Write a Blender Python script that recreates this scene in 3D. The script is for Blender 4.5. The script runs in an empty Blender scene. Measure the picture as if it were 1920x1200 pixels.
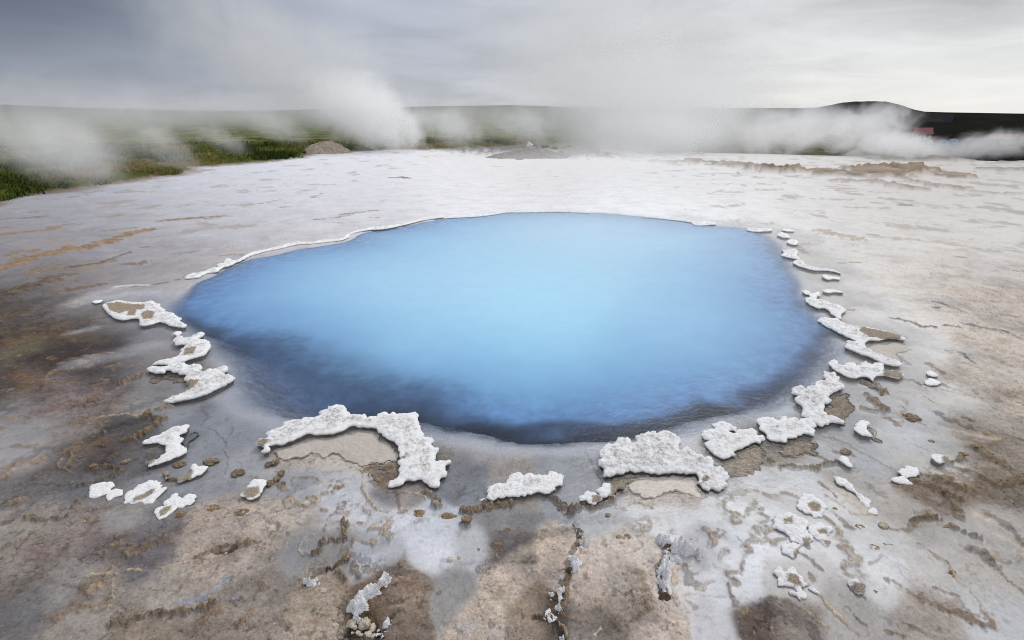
import bpy, bmesh, math, random, time
import numpy as np
from mathutils import Vector, Matrix
from mathutils.geometry import delaunay_2d_cdt
T0 = time.time()
random.seed(7); RNG = np.random.default_rng(11)
sc = bpy.context.scene
COL = sc.collection

# ------------------------------------------------------------------ camera
EYE = 1.6
FPX = 960.0                       # focal length in pixels of the 1920 px wide photograph (18 mm on 36 mm)
TH = math.atan((600 - 225) / FPX)  # downward pitch
CT, ST = math.cos(TH), math.sin(TH)
cam = bpy.data.cameras.new('camera'); cam.lens = 18; cam.sensor_width = 36
cam.clip_start = 0.05; cam.clip_end = 12000
co = bpy.data.objects.new('camera', cam); COL.objects.link(co)
co.location = (0, 0, EYE); co.rotation_euler = (math.pi / 2 - TH, 0, 0)
sc.camera = co

def ray(px, py):
    x = (np.asarray(px, float) - 960) / FPX; y = (600 - np.asarray(py, float)) / FPX
    return x, CT + y * ST, -ST + y * CT
def on_ground(px, py):
    """where the sight line through a photo pixel meets the plane of the ground"""
    x, y, z = ray(px, py); t = EYE / np.maximum(-z, 1e-4)
    return x * t, y * t
TILES = dict(A1=(0, 120), A2=(480, 120), A3=(960, 120), A4=(1440, 120), A5=(0, 400), A6=(480, 400), A7=(960, 400), A8=(1440, 400),
             B1=(0, 640), B2=(480, 640), B3=(960, 640), B4=(1440, 640), C1=(0, 900), C2=(480, 900), C3=(960, 900), C4=(1440, 900))
def tile(t, pts):
    a = np.array(pts, float)
    if t != 'S':
        o = TILES[t]; a = a / 4.0 + np.array(o, float)
    return a
def tw(t, pts):
    a = tile(t, pts); return np.stack(on_ground(a[:, 0], a[:, 1]), 1)
def lin(c):
    c = np.asarray(c, float) / 255.0
    return np.where(c <= 0.04045, c / 12.92, ((c + 0.055) / 1.055) ** 2.4)
def sm(a, b, x):
    t = np.clip((x - a) / (b - a), 0, 1); return t * t * (3 - 2 * t)

# ------------------------------------------------------------------ noise
_G = RNG.uniform(0, 2 * np.pi, 65536)
_GX, _GY = np.cos(_G).astype(np.float32), np.sin(_G).astype(np.float32)
def perlin(x, y, seed=0):
    xi = np.floor(x).astype(np.int64); yi = np.floor(y).astype(np.int64)
    xf = (x - xi).astype(np.float32); yf = (y - yi).astype(np.float32)
    u = xf * xf * xf * (xf * (xf * 6 - 15) + 10); v = yf * yf * yf * (yf * (yf * 6 - 15) + 10)
    def g(a, b, dx, dy):
        h = ((xi + a) * 73856093 ^ (yi + b) * 19349663 ^ (seed * 83492791 + 1013)) ; h = (h ^ (h >> 13)) * 1274126177
        h = (h ^ (h >> 16)) & 65535
        return _GX[h] * dx + _GY[h] * dy
    a = g(0, 0, xf, yf); b = g(1, 0, xf - 1, yf); c = g(0, 1, xf, yf - 1); d = g(1, 1, xf - 1, yf - 1)
    return ((a + (b - a) * u) + ((c + (d - c) * u) - (a + (b - a) * u)) * v) * 1.45
def fbm(x, y, wl, octs, seed=0, sp=None, gain=0.55, bill=False):
    """fractal noise from wavelength wl down; octaves finer than the mesh spacing sp are faded out"""
    s = np.zeros_like(x, dtype=np.float32); a = 1.0; tot = 0
    for o in range(octs):
        n = perlin(x / wl + 17.3 * o, y / wl - 9.1 * o, seed + o * 7)
        if bill: n = np.abs(n) * 2 - 0.6
        w = a if sp is None else a * sm(.9, 2.0, wl / sp)
        s += n * w; tot += a; a *= gain; wl *= 0.5
    return s / tot * 1.6

def seg_dist(x, y, pts, closed=False):
    d = np.full(x.shape, 1e9); n = len(pts)
    for i in range(n if closed else n - 1):
        ax, ay = pts[i]; bx, by = pts[(i + 1) % n]
        dx, dy = bx - ax, by - ay; L = dx * dx + dy * dy + 1e-12
        t = np.clip(((x - ax) * dx + (y - ay) * dy) / L, 0, 1)
        d = np.minimum(d, (x - ax - t * dx) ** 2 + (y - ay - t * dy) ** 2)
    return np.sqrt(d)
def inside(x, y, pts):
    c = np.zeros(x.shape, bool); n = len(pts)
    for i in range(n):
        ax, ay = pts[i]; bx, by = pts[(i + 1) % n]
        if ay == by: continue
        c ^= ((ay > y) != (by > y)) & (x < (bx - ax) * (y - ay) / (by - ay) + ax)
    return c
def sdist(x, y, pts):
    d = seg_dist(x, y, pts, True); return np.where(inside(x, y, pts), d, -d)
def smooth_poly(p, step, closed=True):
    """Catmull-Rom through the traced points, resampled every step metres"""
    p = np.asarray(p, float); n = len(p); out = []
    for i in range(n if closed else n - 1):
        if closed: a, b, c, d = p[i - 1], p[i], p[(i + 1) % n], p[(i + 2) % n]
        else: a, b, c, d = p[max(i - 1, 0)], p[i], p[i + 1], p[min(i + 2, n - 1)]
        k = max(2, int(np.linalg.norm(c - b) / step) + 1)
        for t in np.linspace(0, 1, k, endpoint=False):
            out.append(0.5 * ((2 * b) + (c - a) * t + (2 * a - 5 * b + 4 * c - d) * t * t + (3 * b - a - 3 * c + d) * t ** 3))
    if not closed: out.append(p[-1])
    return np.array(out)

# ------------------------------------------------------------------ node helper
class N:
    def __init__(s, name, world=None):
        if world is None:
            s.m = bpy.data.materials.new(name); s.m.use_nodes = True; s.t = s.m.node_tree
        else: s.m = world; s.t = world.node_tree
        s.t.nodes.clear()
    def __call__(s, typ, props=None, **ins):
        n = s.t.nodes.new(typ)
        for k, v in (props or {}).items(): setattr(n, k, v)
        for k, v in ins.items():
            key = int(k[1:]) if k[0] == 'i' and k[1:].isdigit() else k.replace('_', ' ')
            sk = n.inputs[key]
            if isinstance(v, bpy.types.NodeSocket): s.t.links.new(v, sk)
            else:
                if hasattr(sk.default_value, '__len__') and hasattr(v, '__len__') and len(v) == 3 and len(sk.default_value) == 4: v = (*v, 1)
                sk.default_value = v
        return n
    def math(s, op, a, b=0.0, c=None, clamp=False):
        kw = dict(i0=a, i1=b)
        if c is not None: kw['i2'] = c
        return s('ShaderNodeMath', dict(operation=op, use_clamp=clamp), **kw).outputs[0]
    def mix(s, f, a, b, blend='MIX'):
        n = s('ShaderNodeMix', dict(data_type='RGBA', blend_type=blend))
        for i, v in ((0, f), (6, a), (7, b)):
            if isinstance(v, bpy.types.NodeSocket): s.t.links.new(v, n.inputs[i])
            else: n.inputs[i].default_value = v if not hasattr(v, '__len__') or len(v) == 4 else (*v, 1)
        return n.outputs[2]
    def ramp(s, f, stops):
        n = s('ShaderNodeValToRGB', None, Fac=f); e = n.color_ramp.elements
        while len(e) < len(stops): e.new(0.5)
        for k, (p, c) in enumerate(stops):
            e[k].position = p; c = (c, c, c) if not hasattr(c, '__len__') else c; e[k].color = (*c[:3], 1)
        return n.outputs[0]
    def noise(s, vec, scale, detail=3, rough=0.55, dist=0.0, out=0):
        n = s('ShaderNodeTexNoise', None, Vector=vec, Scale=scale, Detail=detail, Roughness=rough, Distortion=dist); return n.outputs[out]
    def range(s, v, a, b, c=0.0, d=1.0, smooth=True):
        n = s('ShaderNodeMapRange', dict(interpolation_type='SMOOTHSTEP' if smooth else 'LINEAR'))
        for i, q in enumerate((v, a, b, c, d)):
            if isinstance(q, bpy.types.NodeSocket): s.t.links.new(q, n.inputs[i])
            else: n.inputs[i].default_value = q
        return n.outputs[0]
    def attr(s, name, out='Fac'):
        return s('ShaderNodeAttribute', dict(attribute_name=name)).outputs[out]
    def out(s, surf=None, vol=None, world=False):
        n = s.t.nodes.new('ShaderNodeOutputWorld' if world else 'ShaderNodeOutputMaterial')
        if surf: s.t.links.new(surf, n.inputs['Surface'])
        if vol: s.t.links.new(vol, n.inputs['Volume'])
        return s.m

# ------------------------------------------------------------------ objects
def tag(o, label=None, cat=None, group=None, kind=None):
    if label: o['label'] = label
    if cat: o['category'] = cat
    if group: o['group'] = group
    if kind: o['kind'] = kind
    return o
def mesh_np(name, v, f, mat, attrs=None, smooth=True, parent=None):
    """one mesh object out of arrays; f is (n,3) or (n,4) indices, attrs {name: (n,) or (n,3)}"""
    me = bpy.data.meshes.new(name); v = np.asarray(v, np.float32); f = np.asarray(f, np.int32); k = f.shape[1]
    me.vertices.add(len(v)); me.vertices.foreach_set('co', v.ravel())
    me.loops.add(f.size); me.loops.foreach_set('vertex_index', f.ravel())
    me.polygons.add(len(f)); me.polygons.foreach_set('loop_start', np.arange(0, f.size, k, dtype=np.int32))
    if smooth: me.polygons.foreach_set('use_smooth', np.ones(len(f), bool))
    me.update(calc_edges=True)
    for an, av in (attrs or {}).items():
        av = np.asarray(av, np.float32)
        if av.ndim == 1: me.attributes.new(an, 'FLOAT', 'POINT').data.foreach_set('value', av)
        else: me.attributes.new(an, 'FLOAT_COLOR', 'POINT').data.foreach_set('color', np.concatenate([av, np.ones((len(av), 1), np.float32)], 1).ravel())
    if mat: me.materials.append(mat)
    o = bpy.data.objects.new(name, me); COL.objects.link(o)
    if parent: o.parent = parent
    return o
def empty(name, loc=(0, 0, 0)):
    o = bpy.data.objects.new(name, None); o.location = loc; o.empty_display_size = 0.1; COL.objects.link(o); return o

# ------------------------------------------------------------------ the pool and the ground round it
DROP = tile('S', [(302,574),(320,600),(358,628),(398,650),(420,685),(428,715),(440,745),(500,775),(570,800),(660,800),(760,800),(835,812),(900,826),(960,832),
    (1080,836),(1180,832),(1300,806),(1420,772),(1500,742),(1558,702),(1588,655),(1580,625),(1560,600),(1535,585),(1510,550),(1500,520),(1486,492),(1474,468),(1456,447),(1428,433),
    (1390,425),(1335,421),(1270,414),(1210,407),(1150,401),(1050,397),(950,398),(900,403),(850,408),(800,415),(740,428),(680,437),(650,452),(600,462),(560,468),
    (510,478),(470,486),(440,497),(405,515),(370,532),(335,556)])
DROP_W = smooth_poly(np.stack(on_ground(DROP[:, 0], DROP[:, 1]), 1), 0.12)

# pigment of the ground: (y, [(x, r, g, b), ...]) colours at places of the photograph
CP = {
 262: [(1300,200,198,190),(1500,190,186,172),(1700,175,172,165),(1880,160,158,150)],
 300: [(620,222,222,228),(800,228,228,230),(900,222,219,216),(1000,216,213,211),(1100,218,216,216),(1200,215,214,214),(1300,222,221,219),(1400,228,227,227),(1600,215,210,204),(1750,195,188,180),(1880,200,196,192)],
 340: [(350,200,203,212),(480,210,213,222),(600,216,218,225),(900,232,232,235),(1200,236,236,238),(1500,233,233,234),(1600,222,218,214),(1700,200,192,184),(1800,205,199,192),(1910,204,200,196)],
 385: [(40,168,170,180),(150,178,180,190),(250,188,190,200),(450,196,196,203),(700,204,203,207),(900,226,225,228),(1200,236,236,237),(1400,231,231,232),(1600,228,228,228),(1800,224,224,222),(1910,220,218,215)],
 430: [(0,140,137,142),(100,148,146,152),(200,155,152,158),(400,178,176,180),(550,192,188,189),(1500,212,208,202),(1600,206,200,192),(1700,202,196,188),(1900,214,212,208)],
 480: [(40,160,158,165),(150,148,143,148),(300,158,152,155),(400,176,170,170),(1560,212,207,200),(1700,195,188,180),(1900,188,182,175)],
 530: [(0,122,112,108),(120,116,106,104),(250,146,137,137),(330,175,168,168),(1600,205,200,194),(1700,204,197,187),(1850,184,171,158)],
 580: [(0,92,80,72),(100,104,92,88),(150,122,112,110),(210,178,172,170),(280,188,188,194),(1650,204,199,194),(1750,194,184,174),(1900,188,173,158)],
 630: [(40,88,76,68),(130,84,70,66),(220,88,74,70),(300,158,154,158),(1700,199,197,193),(1850,188,178,166)],
 680: [(30,106,97,83),(110,84,66,60),(200,100,84,78),(260,152,146,146),(330,150,143,140),(1640,200,193,183),(1700,192,190,188),(1850,190,178,164)],
 740: [(0,86,79,74),(60,112,98,92),(120,140,126,122),(200,126,114,110),(300,150,146,144),(380,150,152,160),(1650,178,177,177),(1800,185,180,175),(1900,186,171,155)],
 800: [(40,150,145,145),(140,134,124,119),(230,98,90,88),(340,150,154,163),(450,152,155,164),(1580,164,164,168),(1700,186,187,189),(1850,160,150,140)],
 850: [(30,155,150,152),(110,130,120,116),(170,100,86,78),(250,112,106,106),(390,150,153,160),(480,168,169,174),(560,196,184,172),(650,202,192,182),(760,150,140,130),(1080,145,150,158),(1450,150,138,126),(1600,170,172,176),(1750,176,173,168),(1880,150,138,124)],
 910: [(50,122,116,114),(170,116,114,118),(300,140,140,145),(390,150,153,160),(560,165,168,175),(640,190,191,196),(740,150,142,136),(870,132,136,146),(960,170,160,150),(1060,150,154,163),(1250,182,170,158),(1400,194,195,196),(1500,192,193,195),(1600,166,160,154),(1750,138,125,112),(1880,130,117,104)],
 970: [(40,150,142,134),(150,140,130,124),(230,150,143,138),(330,126,121,121),(420,170,156,146),(500,182,168,154),(560,180,170,160),(630,186,187,193),(720,188,190,197),(820,178,182,190),(950,134,132,134),(1100,165,166,172),(1250,202,202,205),(1380,207,208,211),(1550,184,183,184),(1700,158,152,146),(1880,160,154,148)],
 1030: [(40,144,133,126),(120,138,126,120),(200,122,111,107),(300,116,110,114),(420,172,156,142),(500,172,158,146),(560,146,145,148),(620,140,134,132),(700,165,167,175),(820,187,189,196),(890,168,168,172),(950,112,104,100),(1060,192,174,156),(1140,196,180,164),(1200,194,180,166),(1310,165,165,170),(1380,198,201,208),(1500,196,197,201),(1650,174,173,172),(1850,154,150,147)],
 1100: [(40,140,131,124),(120,152,143,136),(200,148,138,128),(350,160,149,138),(480,150,138,128),(600,158,142,126),(720,130,112,98),(770,150,130,114),(850,140,138,136),(950,192,174,158),(1080,186,168,154),(1180,178,162,146),(1280,186,180,176),(1380,186,188,196),(1500,170,167,166),(1650,186,187,189),(1760,172,168,164),(1850,165,159,153)],
 1170: [(30,124,117,114),(150,150,141,134),(300,144,130,115),(450,150,137,123),(600,166,150,134),(690,100,84,70),(750,132,116,102),(900,180,164,148),(1000,160,139,118),(1040,110,94,80),(1100,160,144,128),(1250,192,176,162),(1350,170,169,175),(1430,112,96,88),(1500,140,130,122),(1600,156,150,147),(1750,160,149,140),(1880,170,170,172)],
}
_p = [(x, y, r, g, b) for y, row in CP.items() for (x, r, g, b) in row]
CP_A = np.array(_p, float); CPX, CPY = on_ground(CP_A[:, 0], CP_A[:, 1])
CP_AZ = np.arctan2(CPX, CPY); CP_D = np.arctan2(EYE, np.hypot(CPX, CPY)); CP_C = lin(CP_A[:, 2:5])

# marks on the ground, traced: (kind, tile, points, width in photo pixels of the tile, strength)
MARKS = [
 ('orange','A5',[(560,275),(700,260),(800,225),(900,190),(1000,155),(1120,130)],34,1),('orange','A5',[(0,425),(100,400),(200,350),(330,325),(450,290),(530,265)],42,1),
 ('orange','A5',[(230,460),(350,430),(500,415),(650,400),(760,380),(850,365)],24,.9),('dark','A5',[(500,415),(650,400),(760,380),(850,345),(980,298)],10,.9),
 ('orange','A5',[(1220,62),(1400,48),(1550,40),(1660,28)],22,.9),('orange','A5',[(780,140),(900,130),(1000,115)],14,.8),('orange','A5',[(250,138),(400,125),(430,108)],24,.8),
 ('orange','A5',[(0,172),(80,155),(140,150)],24,.8),('orange','A5',[(0,112),(70,116)],16,.7),('orange','A5',[(20,340),(150,300),(290,285)],24,.8),
 ('brown','A5',[(960,390),(1030,392),(1100,370)],22,.8),('gravel','A5',[(0,650),(100,600),(250,550),(420,492)],60,1),('brown','A5',[(400,612),(550,580),(750,545)],34,.8),
 ('dark','A5',[(420,712),(520,695),(610,690)],18,.8),('brown','A5',[(210,32),(340,25)],16,.6),('orange','A5',[(500,88),(600,85)],12,.6),('orange','A5',[(740,30),(890,22)],10,.6),
 ('gravel','A5',[(0,800),(70,770),(160,760)],50,.9),('gravel','A5',[(0,940),(150,880),(320,850),(560,820)],90,.7),('brown','A5',[(0,1040),(200,940),(500,900),(760,940)],70,.5),
 ('orange','A5',[(520,665),(600,650)],14,.5),('dark','A5',[(860,575),(940,560),(1060,550),(1200,535),(1320,510),(1400,490)],7,.9),('white','A5',[(870,560),(1000,548),(1120,545)],9,.7),
 ('white','A5',[(560,680),(660,640),(760,600),(860,575)],50,.3),('grey','A5',[(780,640),(950,600),(1200,600),(1250,630)],40,.6),('white','A5',[(600,1120),(800,1060),(1000,1000),(1200,960)],80,.28),
 ('white','A5',[(560,885),(700,850)],44,.3),('orange','A5',[(1640,330),(1720,322),(1820,318)],8,.8),('dark','A5',[(1060,265),(1110,258)],8,.7),('dark','A5',[(1310,310),(1400,305),(1480,290)],16,.4),
 ('brown','A6',[(440,52),(600,40),(720,15)],8,.9),('brown','A6',[(840,35),(920,42)],7,.8),('brown','A2',[(640,1135),(760,1120),(900,1105)],9,.9),('brown','A2',[(440,1172),(560,1162)],7,.9),
 ('brown','A2',[(190,1080),(310,1075)],7,.8),('dark','A2',[(490,970),(540,966)],7,.9),('dark','A2',[(0,1055),(180,1022)],6,.6),('dark','A2',[(425,1000),(470,1004)],6,.7),
 ('brown','A2',[(1020,852),(1080,850),(1165,858)],12,.9),('dark','A1',[(195,1112),(270,1106)],9,.9),('dark','A1',[(500,1005),(640,985)],10,.5),('brown','A1',[(0,1165),(300,1150)],12,.5),
 ('orange','A1',[(1220,1180),(1400,1165),(1680,1145)],14,.7),('orange','A1',[(1380,815),(1500,805),(1600,795)],14,.6),('orange','A1',[(600,925),(1000,865),(1330,820)],12,.6),
 ('yellow','A2',[(1300,690),(1500,685),(1700,690)],16,.6),('yellow','A2',[(1600,630),(1700,632)],10,.7),
 # dark rise by the bubbling vent, brown terraces beyond the pool
 ('rock','A2',[(1720,650),(1850,650),(1950,660)],60,1),('rock','A3',[(0,660),(120,670),(250,650),(370,665),(480,690)],50,.9),('rock','A3',[(520,690),(700,690),(900,700)],20,.4),
 ('terrace','A3',[(1180,735),(1300,738),(1420,745)],26,.6),('terrace','A3',[(1440,745),(1600,748),(1750,770),(1920,795)],44,1),('terrace','A4',[(0,790),(200,800),(400,815),(600,830),(800,820),(1000,800)],54,1),
 ('terrace','A4',[(700,790),(850,785),(1050,790)],24,.9),('terrace','A4',[(1100,790),(1250,820),(1440,850)],30,.9),('terrace','A4',[(520,880),(700,880),(900,900),(1080,940)],24,.7),
 ('terrace','A4',[(1290,920),(1450,935)],26,.7),('terrace','A4',[(980,850),(1080,880),(1180,900)],14,.6),('rock','A4',[(800,690),(950,705),(1170,720)],24,.8),('rock','A4',[(1200,710),(1500,730)],18,.6),
 ('rock','A4',[(1640,790),(1800,798),(1920,800)],18,.7),('rock','A4',[(1700,740),(1920,742)],12,.6),('terrace','A4',[(1550,960),(1800,975)],16,.5),('dark','A4',[(740,1040),(900,1045),(1060,1060)],8,.5),
 ('terrace','A4',[(0,590),(200,610),(400,615)],22,.6),('terrace','A3',[(0,520),(120,510),(230,520)],34,.8),('olive','A3',[(1280,600),(1500,590),(1700,600),(1920,605)],26,.7),
 # right bank
 ('orange','A8',[(380,130),(480,150),(580,180),(680,205)],34,.55),('brown','A8',[(750,165),(820,172)],7,.7),('brown','A8',[(220,230),(250,270),(290,290)],18,.6),('dark','A8',[(510,360),(600,365),(700,372)],7,.7),
 ('dark','A8',[(1240,668),(1330,690)],12,1),('dark','A8',[(1240,715),(1280,712)],10,.9),('brown','A8',[(1330,700),(1420,730),(1490,765)],14,.6),('brown','A8',[(940,785),(1050,805),(1150,845),(1250,855)],15,1),
 ('dark','A8',[(1120,840),(1250,852)],8,.9),('brown','A8',[(1330,850),(1430,862)],20,1),('dark','A8',[(1470,840),(1540,850)],20,.8),('brown','A8',[(1540,860),(1660,880),(1770,895)],16,.8),('dark','A8',[(1760,895),(1900,960)],7,.7),
 ('brown','A8',[(510,712),(560,705),(640,715)],10,1),('tan','A8',[(640,1010),(800,990),(960,1010)],60,.5),('brown','A8',[(980,1060),(1060,1110)],22,.6),('tan','A8',[(560,770),(640,860),(860,900)],18,.7),
 ('tan','A8',[(360,640),(420,600),(510,600)],12,.8),('dark','A8',[(1420,335),(1500,338)],8,.7),('dark','A8',[(1480,1050),(1500,1090),(1550,1120)],12,.9),('dark','A8',[(1340,1025),(1470,1045)],7,.7),
 ('dark','A8',[(1840,440),(1910,442)],8,.6),('dark','A8',[(1630,670),(1670,675)],7,.7),('brown','A8',[(1770,770),(1870,795)],10,.7),('brown','A8',[(920,880),(1040,920)],10,.6),
 ('brown','B4',[(1200,155),(1260,190),(1320,235)],22,.8),('tan','B4',[(1320,210),(1380,230)],24,.6),('brown','B4',[(1010,260),(1100,285),(1170,320)],18,.7),('brown','B4',[(1250,280),(1350,345)],20,.7),
 ('crumb','B4',[(720,285),(800,310),(850,350),(880,370)],26,1),('crumb','B4',[(760,385),(800,430),(850,470),(890,500)],34,1),('crumb','B4',[(710,480),(780,510),(860,500)],24,.9),
 ('brown','B4',[(870,555),(940,580),(980,625)],18,.8),('brown','B4',[(1040,550),(1120,580)],44,.8),('dark','B4',[(1170,395),(1280,470)],7,.9),('dark','B4',[(1270,520),(1380,580),(1500,630)],32,.9),
 ('black','B4',[(1350,525),(1450,550),(1590,600)],11,1),('orange','B4',[(1400,565),(1540,615)],12,.7),('dark','B4',[(1560,630),(1700,680),(1900,740)],9,.7),('tan','B4',[(1340,640),(1500,680),(1700,730)],24,.6),
 ('dark','B4',[(1530,370),(1560,400)],18,.6),('dark','B4',[(400,670),(600,740),(800,860),(960,945)],14,.55),('slate','B4',[(390,680),(560,760)],50,.4),('brown','B4',[(520,800),(630,830)],24,.7),
 ('dark','B4',[(1030,720),(1080,745),(1240,820)],7,.5),('crumb','B4',[(0,880),(100,920),(200,935),(280,920),(330,945),(420,910),(520,885)],26,1),('brown','B4',[(140,760),(260,740),(400,830),(480,880)],30,.8),
 ('crumb','B4',[(1320,920),(1420,900),(1460,870)],22,.9),('crumb','B4',[(1080,1040),(1200,1090),(1320,1150),(1400,1190)],40,.8),('crumb','B4',[(1220,1010),(1340,1060),(1450,1120)],60,.8),
 ('crumb','B4',[(1560,800),(1660,870),(1780,950)],40,.8),('crumb','B4',[(1420,960),(1600,1020),(1720,1100),(1830,1080),(1920,1030)],30,.8),('brown','B4',[(1340,1000),(1480,1050),(1600,1150)],110,.7),
 ('brown','B4',[(760,1060),(850,1160)],40,.5),('brown','B4',[(940,1070),(1040,1120)],44,.7),('brown','B4',[(1640,860),(1780,870)],14,.5),
 ('tan','C4',[(520,60),(640,160),(720,240)],90,.6),('brown','C4',[(400,10),(480,90),(510,130)],18,.8),('rim','C4',[(430,110),(540,190),(620,260),(720,272),(800,275)],8,.8),('brown','C4',[(520,290),(580,350),(620,380)],24,.7),
 ('brown','C4',[(880,355),(960,400),(1060,390),(1100,330),(1200,300),(1280,320)],22,.7),('crumb','C4',[(1090,330),(1190,290),(1280,305)],26,.9),('crumb','C4',[(1300,110),(1370,200),(1430,300)],26,.8),
 ('crumb','C4',[(1360,370),(1480,430),(1570,460)],24,.7),('crumb','C4',[(1500,540),(1580,560),(1660,660)],44,.7),('crumb','C4',[(1650,290),(1750,350),(1850,440),(1900,520)],26,.6),('tan','C4',[(1560,290),(1680,340)],40,.7),
 ('tan','C4',[(1740,450),(1880,530)],36,.6),('brown','C4',[(1660,650),(1800,790),(1920,880)],18,.7),('brown','C4',[(1130,500),(1250,580),(1330,650),(1380,740)],14,.8),('rim','C4',[(1250,590),(1330,650),(1400,760),(1550,930),(1700,1140)],9,.8),
 ('brown','C4',[(220,560),(310,620),(400,690)],30,.8),('brown','C4',[(300,710),(340,780)],22,.7),('rim','C4',[(240,770),(380,890),(520,1050),(660,1190)],12,.9),('rim','C4',[(0,890),(150,920),(280,1010),(450,1130)],9,.7),
 ('dark','C4',[(0,960),(150,1000),(300,1120),(330,1190)],120,.6),('brown','C4',[(640,860),(710,900)],18,.7),('brown','C4',[(590,990),(660,1060),(720,1110)],24,.8),('brown','C4',[(880,770),(1010,840),(1100,900)],30,.7),
 ('brown','C4',[(1150,920),(1300,980),(1450,1050),(1620,1100)],70,.8),('brown','C4',[(1400,970),(1550,1060)],110,.5),('brown','C4',[(1260,830),(1390,880)],24,.7),('dark','C4',[(870,580),(960,700),(1100,820)],10,.3),
 ('brown','C4',[(750,640),(830,600),(840,570)],14,.5),('brown','C4',[(910,1170),(1000,1195)],34,.8),('brown','C4',[(1000,1090),(1200,1190)],24,.6),('dark','C4',[(1440,760),(1600,820)],8,.4),
 # bottom middle
 ('dark','C3',[(0,470),(100,460),(230,400),(400,350),(470,330)],70,.5),('slate','C3',[(0,280),(200,250),(500,250),(900,280)],70,.4),('tan','C3',[(0,600),(200,480),(420,420)],90,.5),('black','C3',[(500,400),(450,540),(420,660),(385,780),(350,900),(320,1000)],40,.75),
 ('brown','C3',[(440,690),(400,800),(330,960),(240,1060)],40,.9),('brown','C3',[(380,1010),(480,1070),(560,1080)],26,.7),('black','C3',[(200,1050),(330,1090),(380,1180)],50,.8),('rim','C3',[(350,1080),(390,1120),(405,1190)],8,.8),
 ('dark','C3',[(430,920),(500,1010)],60,.4),('dark','C3',[(830,850),(900,830),(930,870)],26,.6),('brown','C3',[(900,690),(980,700),(1000,850),(1010,960)],40,.6),('brown','C3',[(850,1090),(930,1010),(1020,985)],8,.7),
 ('black','C3',[(1150,470),(1130,600),(1105,760),(1140,890)],44,.85),('rim','C3',[(1370,560),(1290,640),(1220,680),(1200,760),(1220,850),(1240,940)],26,.8),('dark','C3',[(1300,650),(1330,760),(1420,820)],70,.7),
 ('rim','C3',[(1380,830),(1440,840),(1510,780)],7,.6),('slate','C3',[(1400,530),(1420,640)],50,.35),('orange','C3',[(780,410),(880,420)],26,.7),('yellow','C3',[(640,1170),(680,1110)],10,.6),('brown','C3',[(1300,900),(1360,960)],30,.4),
 ('brown','C3',[(700,100),(800,160),(860,200)],16,.5),('crumb','C3',[(270,100),(340,130),(400,180),(440,215)],34,1),('crumb','C3',[(440,215),(520,180),(600,190),(700,160),(760,90),(830,60)],34,1),
 ('rim','C3',[(1000,190),(1050,180),(1100,120),(1200,100),(1260,80),(1340,100),(1460,115)],9,.9),('brown','C3',[(870,150),(960,140),(1060,190)],22,.7),('rim','C3',[(760,110),(780,180),(850,200)],7,.8),
 ('brown','C3',[(1640,80),(1740,80)],50,.45),('brown','C3',[(1500,400),(1560,360),(1600,390),(1540,425)],14,.6),('dark','C3',[(1680,420),(1750,510)],9,.5),('dark','C3',[(1500,640),(1750,840)],7,.3),('dark','C3',[(1260,860),(1700,900)],14,.3),
 ('rim','C2',[(805,0),(815,110),(870,170),(920,225),(990,240),(1040,210)],10,1),('slate','C2',[(960,100),(950,180),(1000,190)],70,.6),('brown','C2',[(1060,90),(1060,160),(1090,250),(1140,235)],22,.8),('rim','C2',[(960,70),(1120,80),(1180,80),(1250,110),(1260,140)],7,.8),
 ('brown','C2',[(860,0),(980,40),(1080,100)],40,.7),('crumb','C2',[(1290,80),(1330,130),(1370,190)],40,.9),('slate','C2',[(1450,90),(1480,150)],70,.7),('dark','C2',[(1490,110),(1570,30)],9,.7),('dark','C2',[(1530,100),(1650,60)],7,.5),('dark','C2',[(1620,160),(1670,90)],6,.5),
 ('crumb','C2',[(1560,240),(1680,210),(1800,180),(1910,160)],44,1),('crumb','C2',[(1550,320),(1600,330)],30,.9),('brown','C2',[(1820,380),(1880,360),(1840,480),(1780,480)],34,.8),('slate','C2',[(1850,420),(1900,450)],70,.7),
 ('rim','C2',[(130,290),(170,250),(230,240),(310,260),(290,310),(240,360)],9,.9),('dark','C2',[(130,330),(160,380),(110,440)],14,.4),('dark','C2',[(40,370),(140,380),(180,330)],18,.4),
 ('rim','C2',[(540,350),(600,325),(680,330),(715,360),(700,410),(640,410)],9,.9),('crumb','C2',[(650,330),(690,380),(660,430),(660,470),(580,470)],26,.9),('rim','C2',[(340,550),(330,500),(360,450),(430,430)],9,.7),('crumb','C2',[(500,480),(470,570),(430,580)],28,.9),
 ('brown','C2',[(330,570),(440,590),(500,560)],16,.7),('dark','C2',[(660,480),(640,540),(600,590)],9,.5),('dark','C2',[(530,300),(640,190),(730,125)],9,.6),('slate','C2',[(480,320),(600,330)],44,.4),('slate','C2',[(820,560),(1000,460),(1100,370),(1240,290)],50,.3),
 ('dark','C2',[(700,580),(820,620),(980,690),(1100,720)],60,.6),('brown','C2',[(820,690),(960,720)],50,.7),('dark','C2',[(400,770),(500,700),(640,630),(690,610)],40,.7),('crumb','C2',[(550,690),(650,640),(700,610)],22,.9),('crumb','C2',[(740,650),(770,720),(780,760)],30,.8),
 ('crumb','C2',[(610,720),(680,770)],26,.8),('black','C2',[(690,900),(660,1050),(670,1190)],70,.65),('black','C2',[(860,920),(850,1050),(880,1180)],46,.6),('dark','C2',[(860,1000),(960,950),(1100,920)],40,.8),('brown','C2',[(880,900),(880,1060),(960,1010)],60,.6),('orange','C2',[(1080,930),(1180,885)],12,.6),
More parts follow.
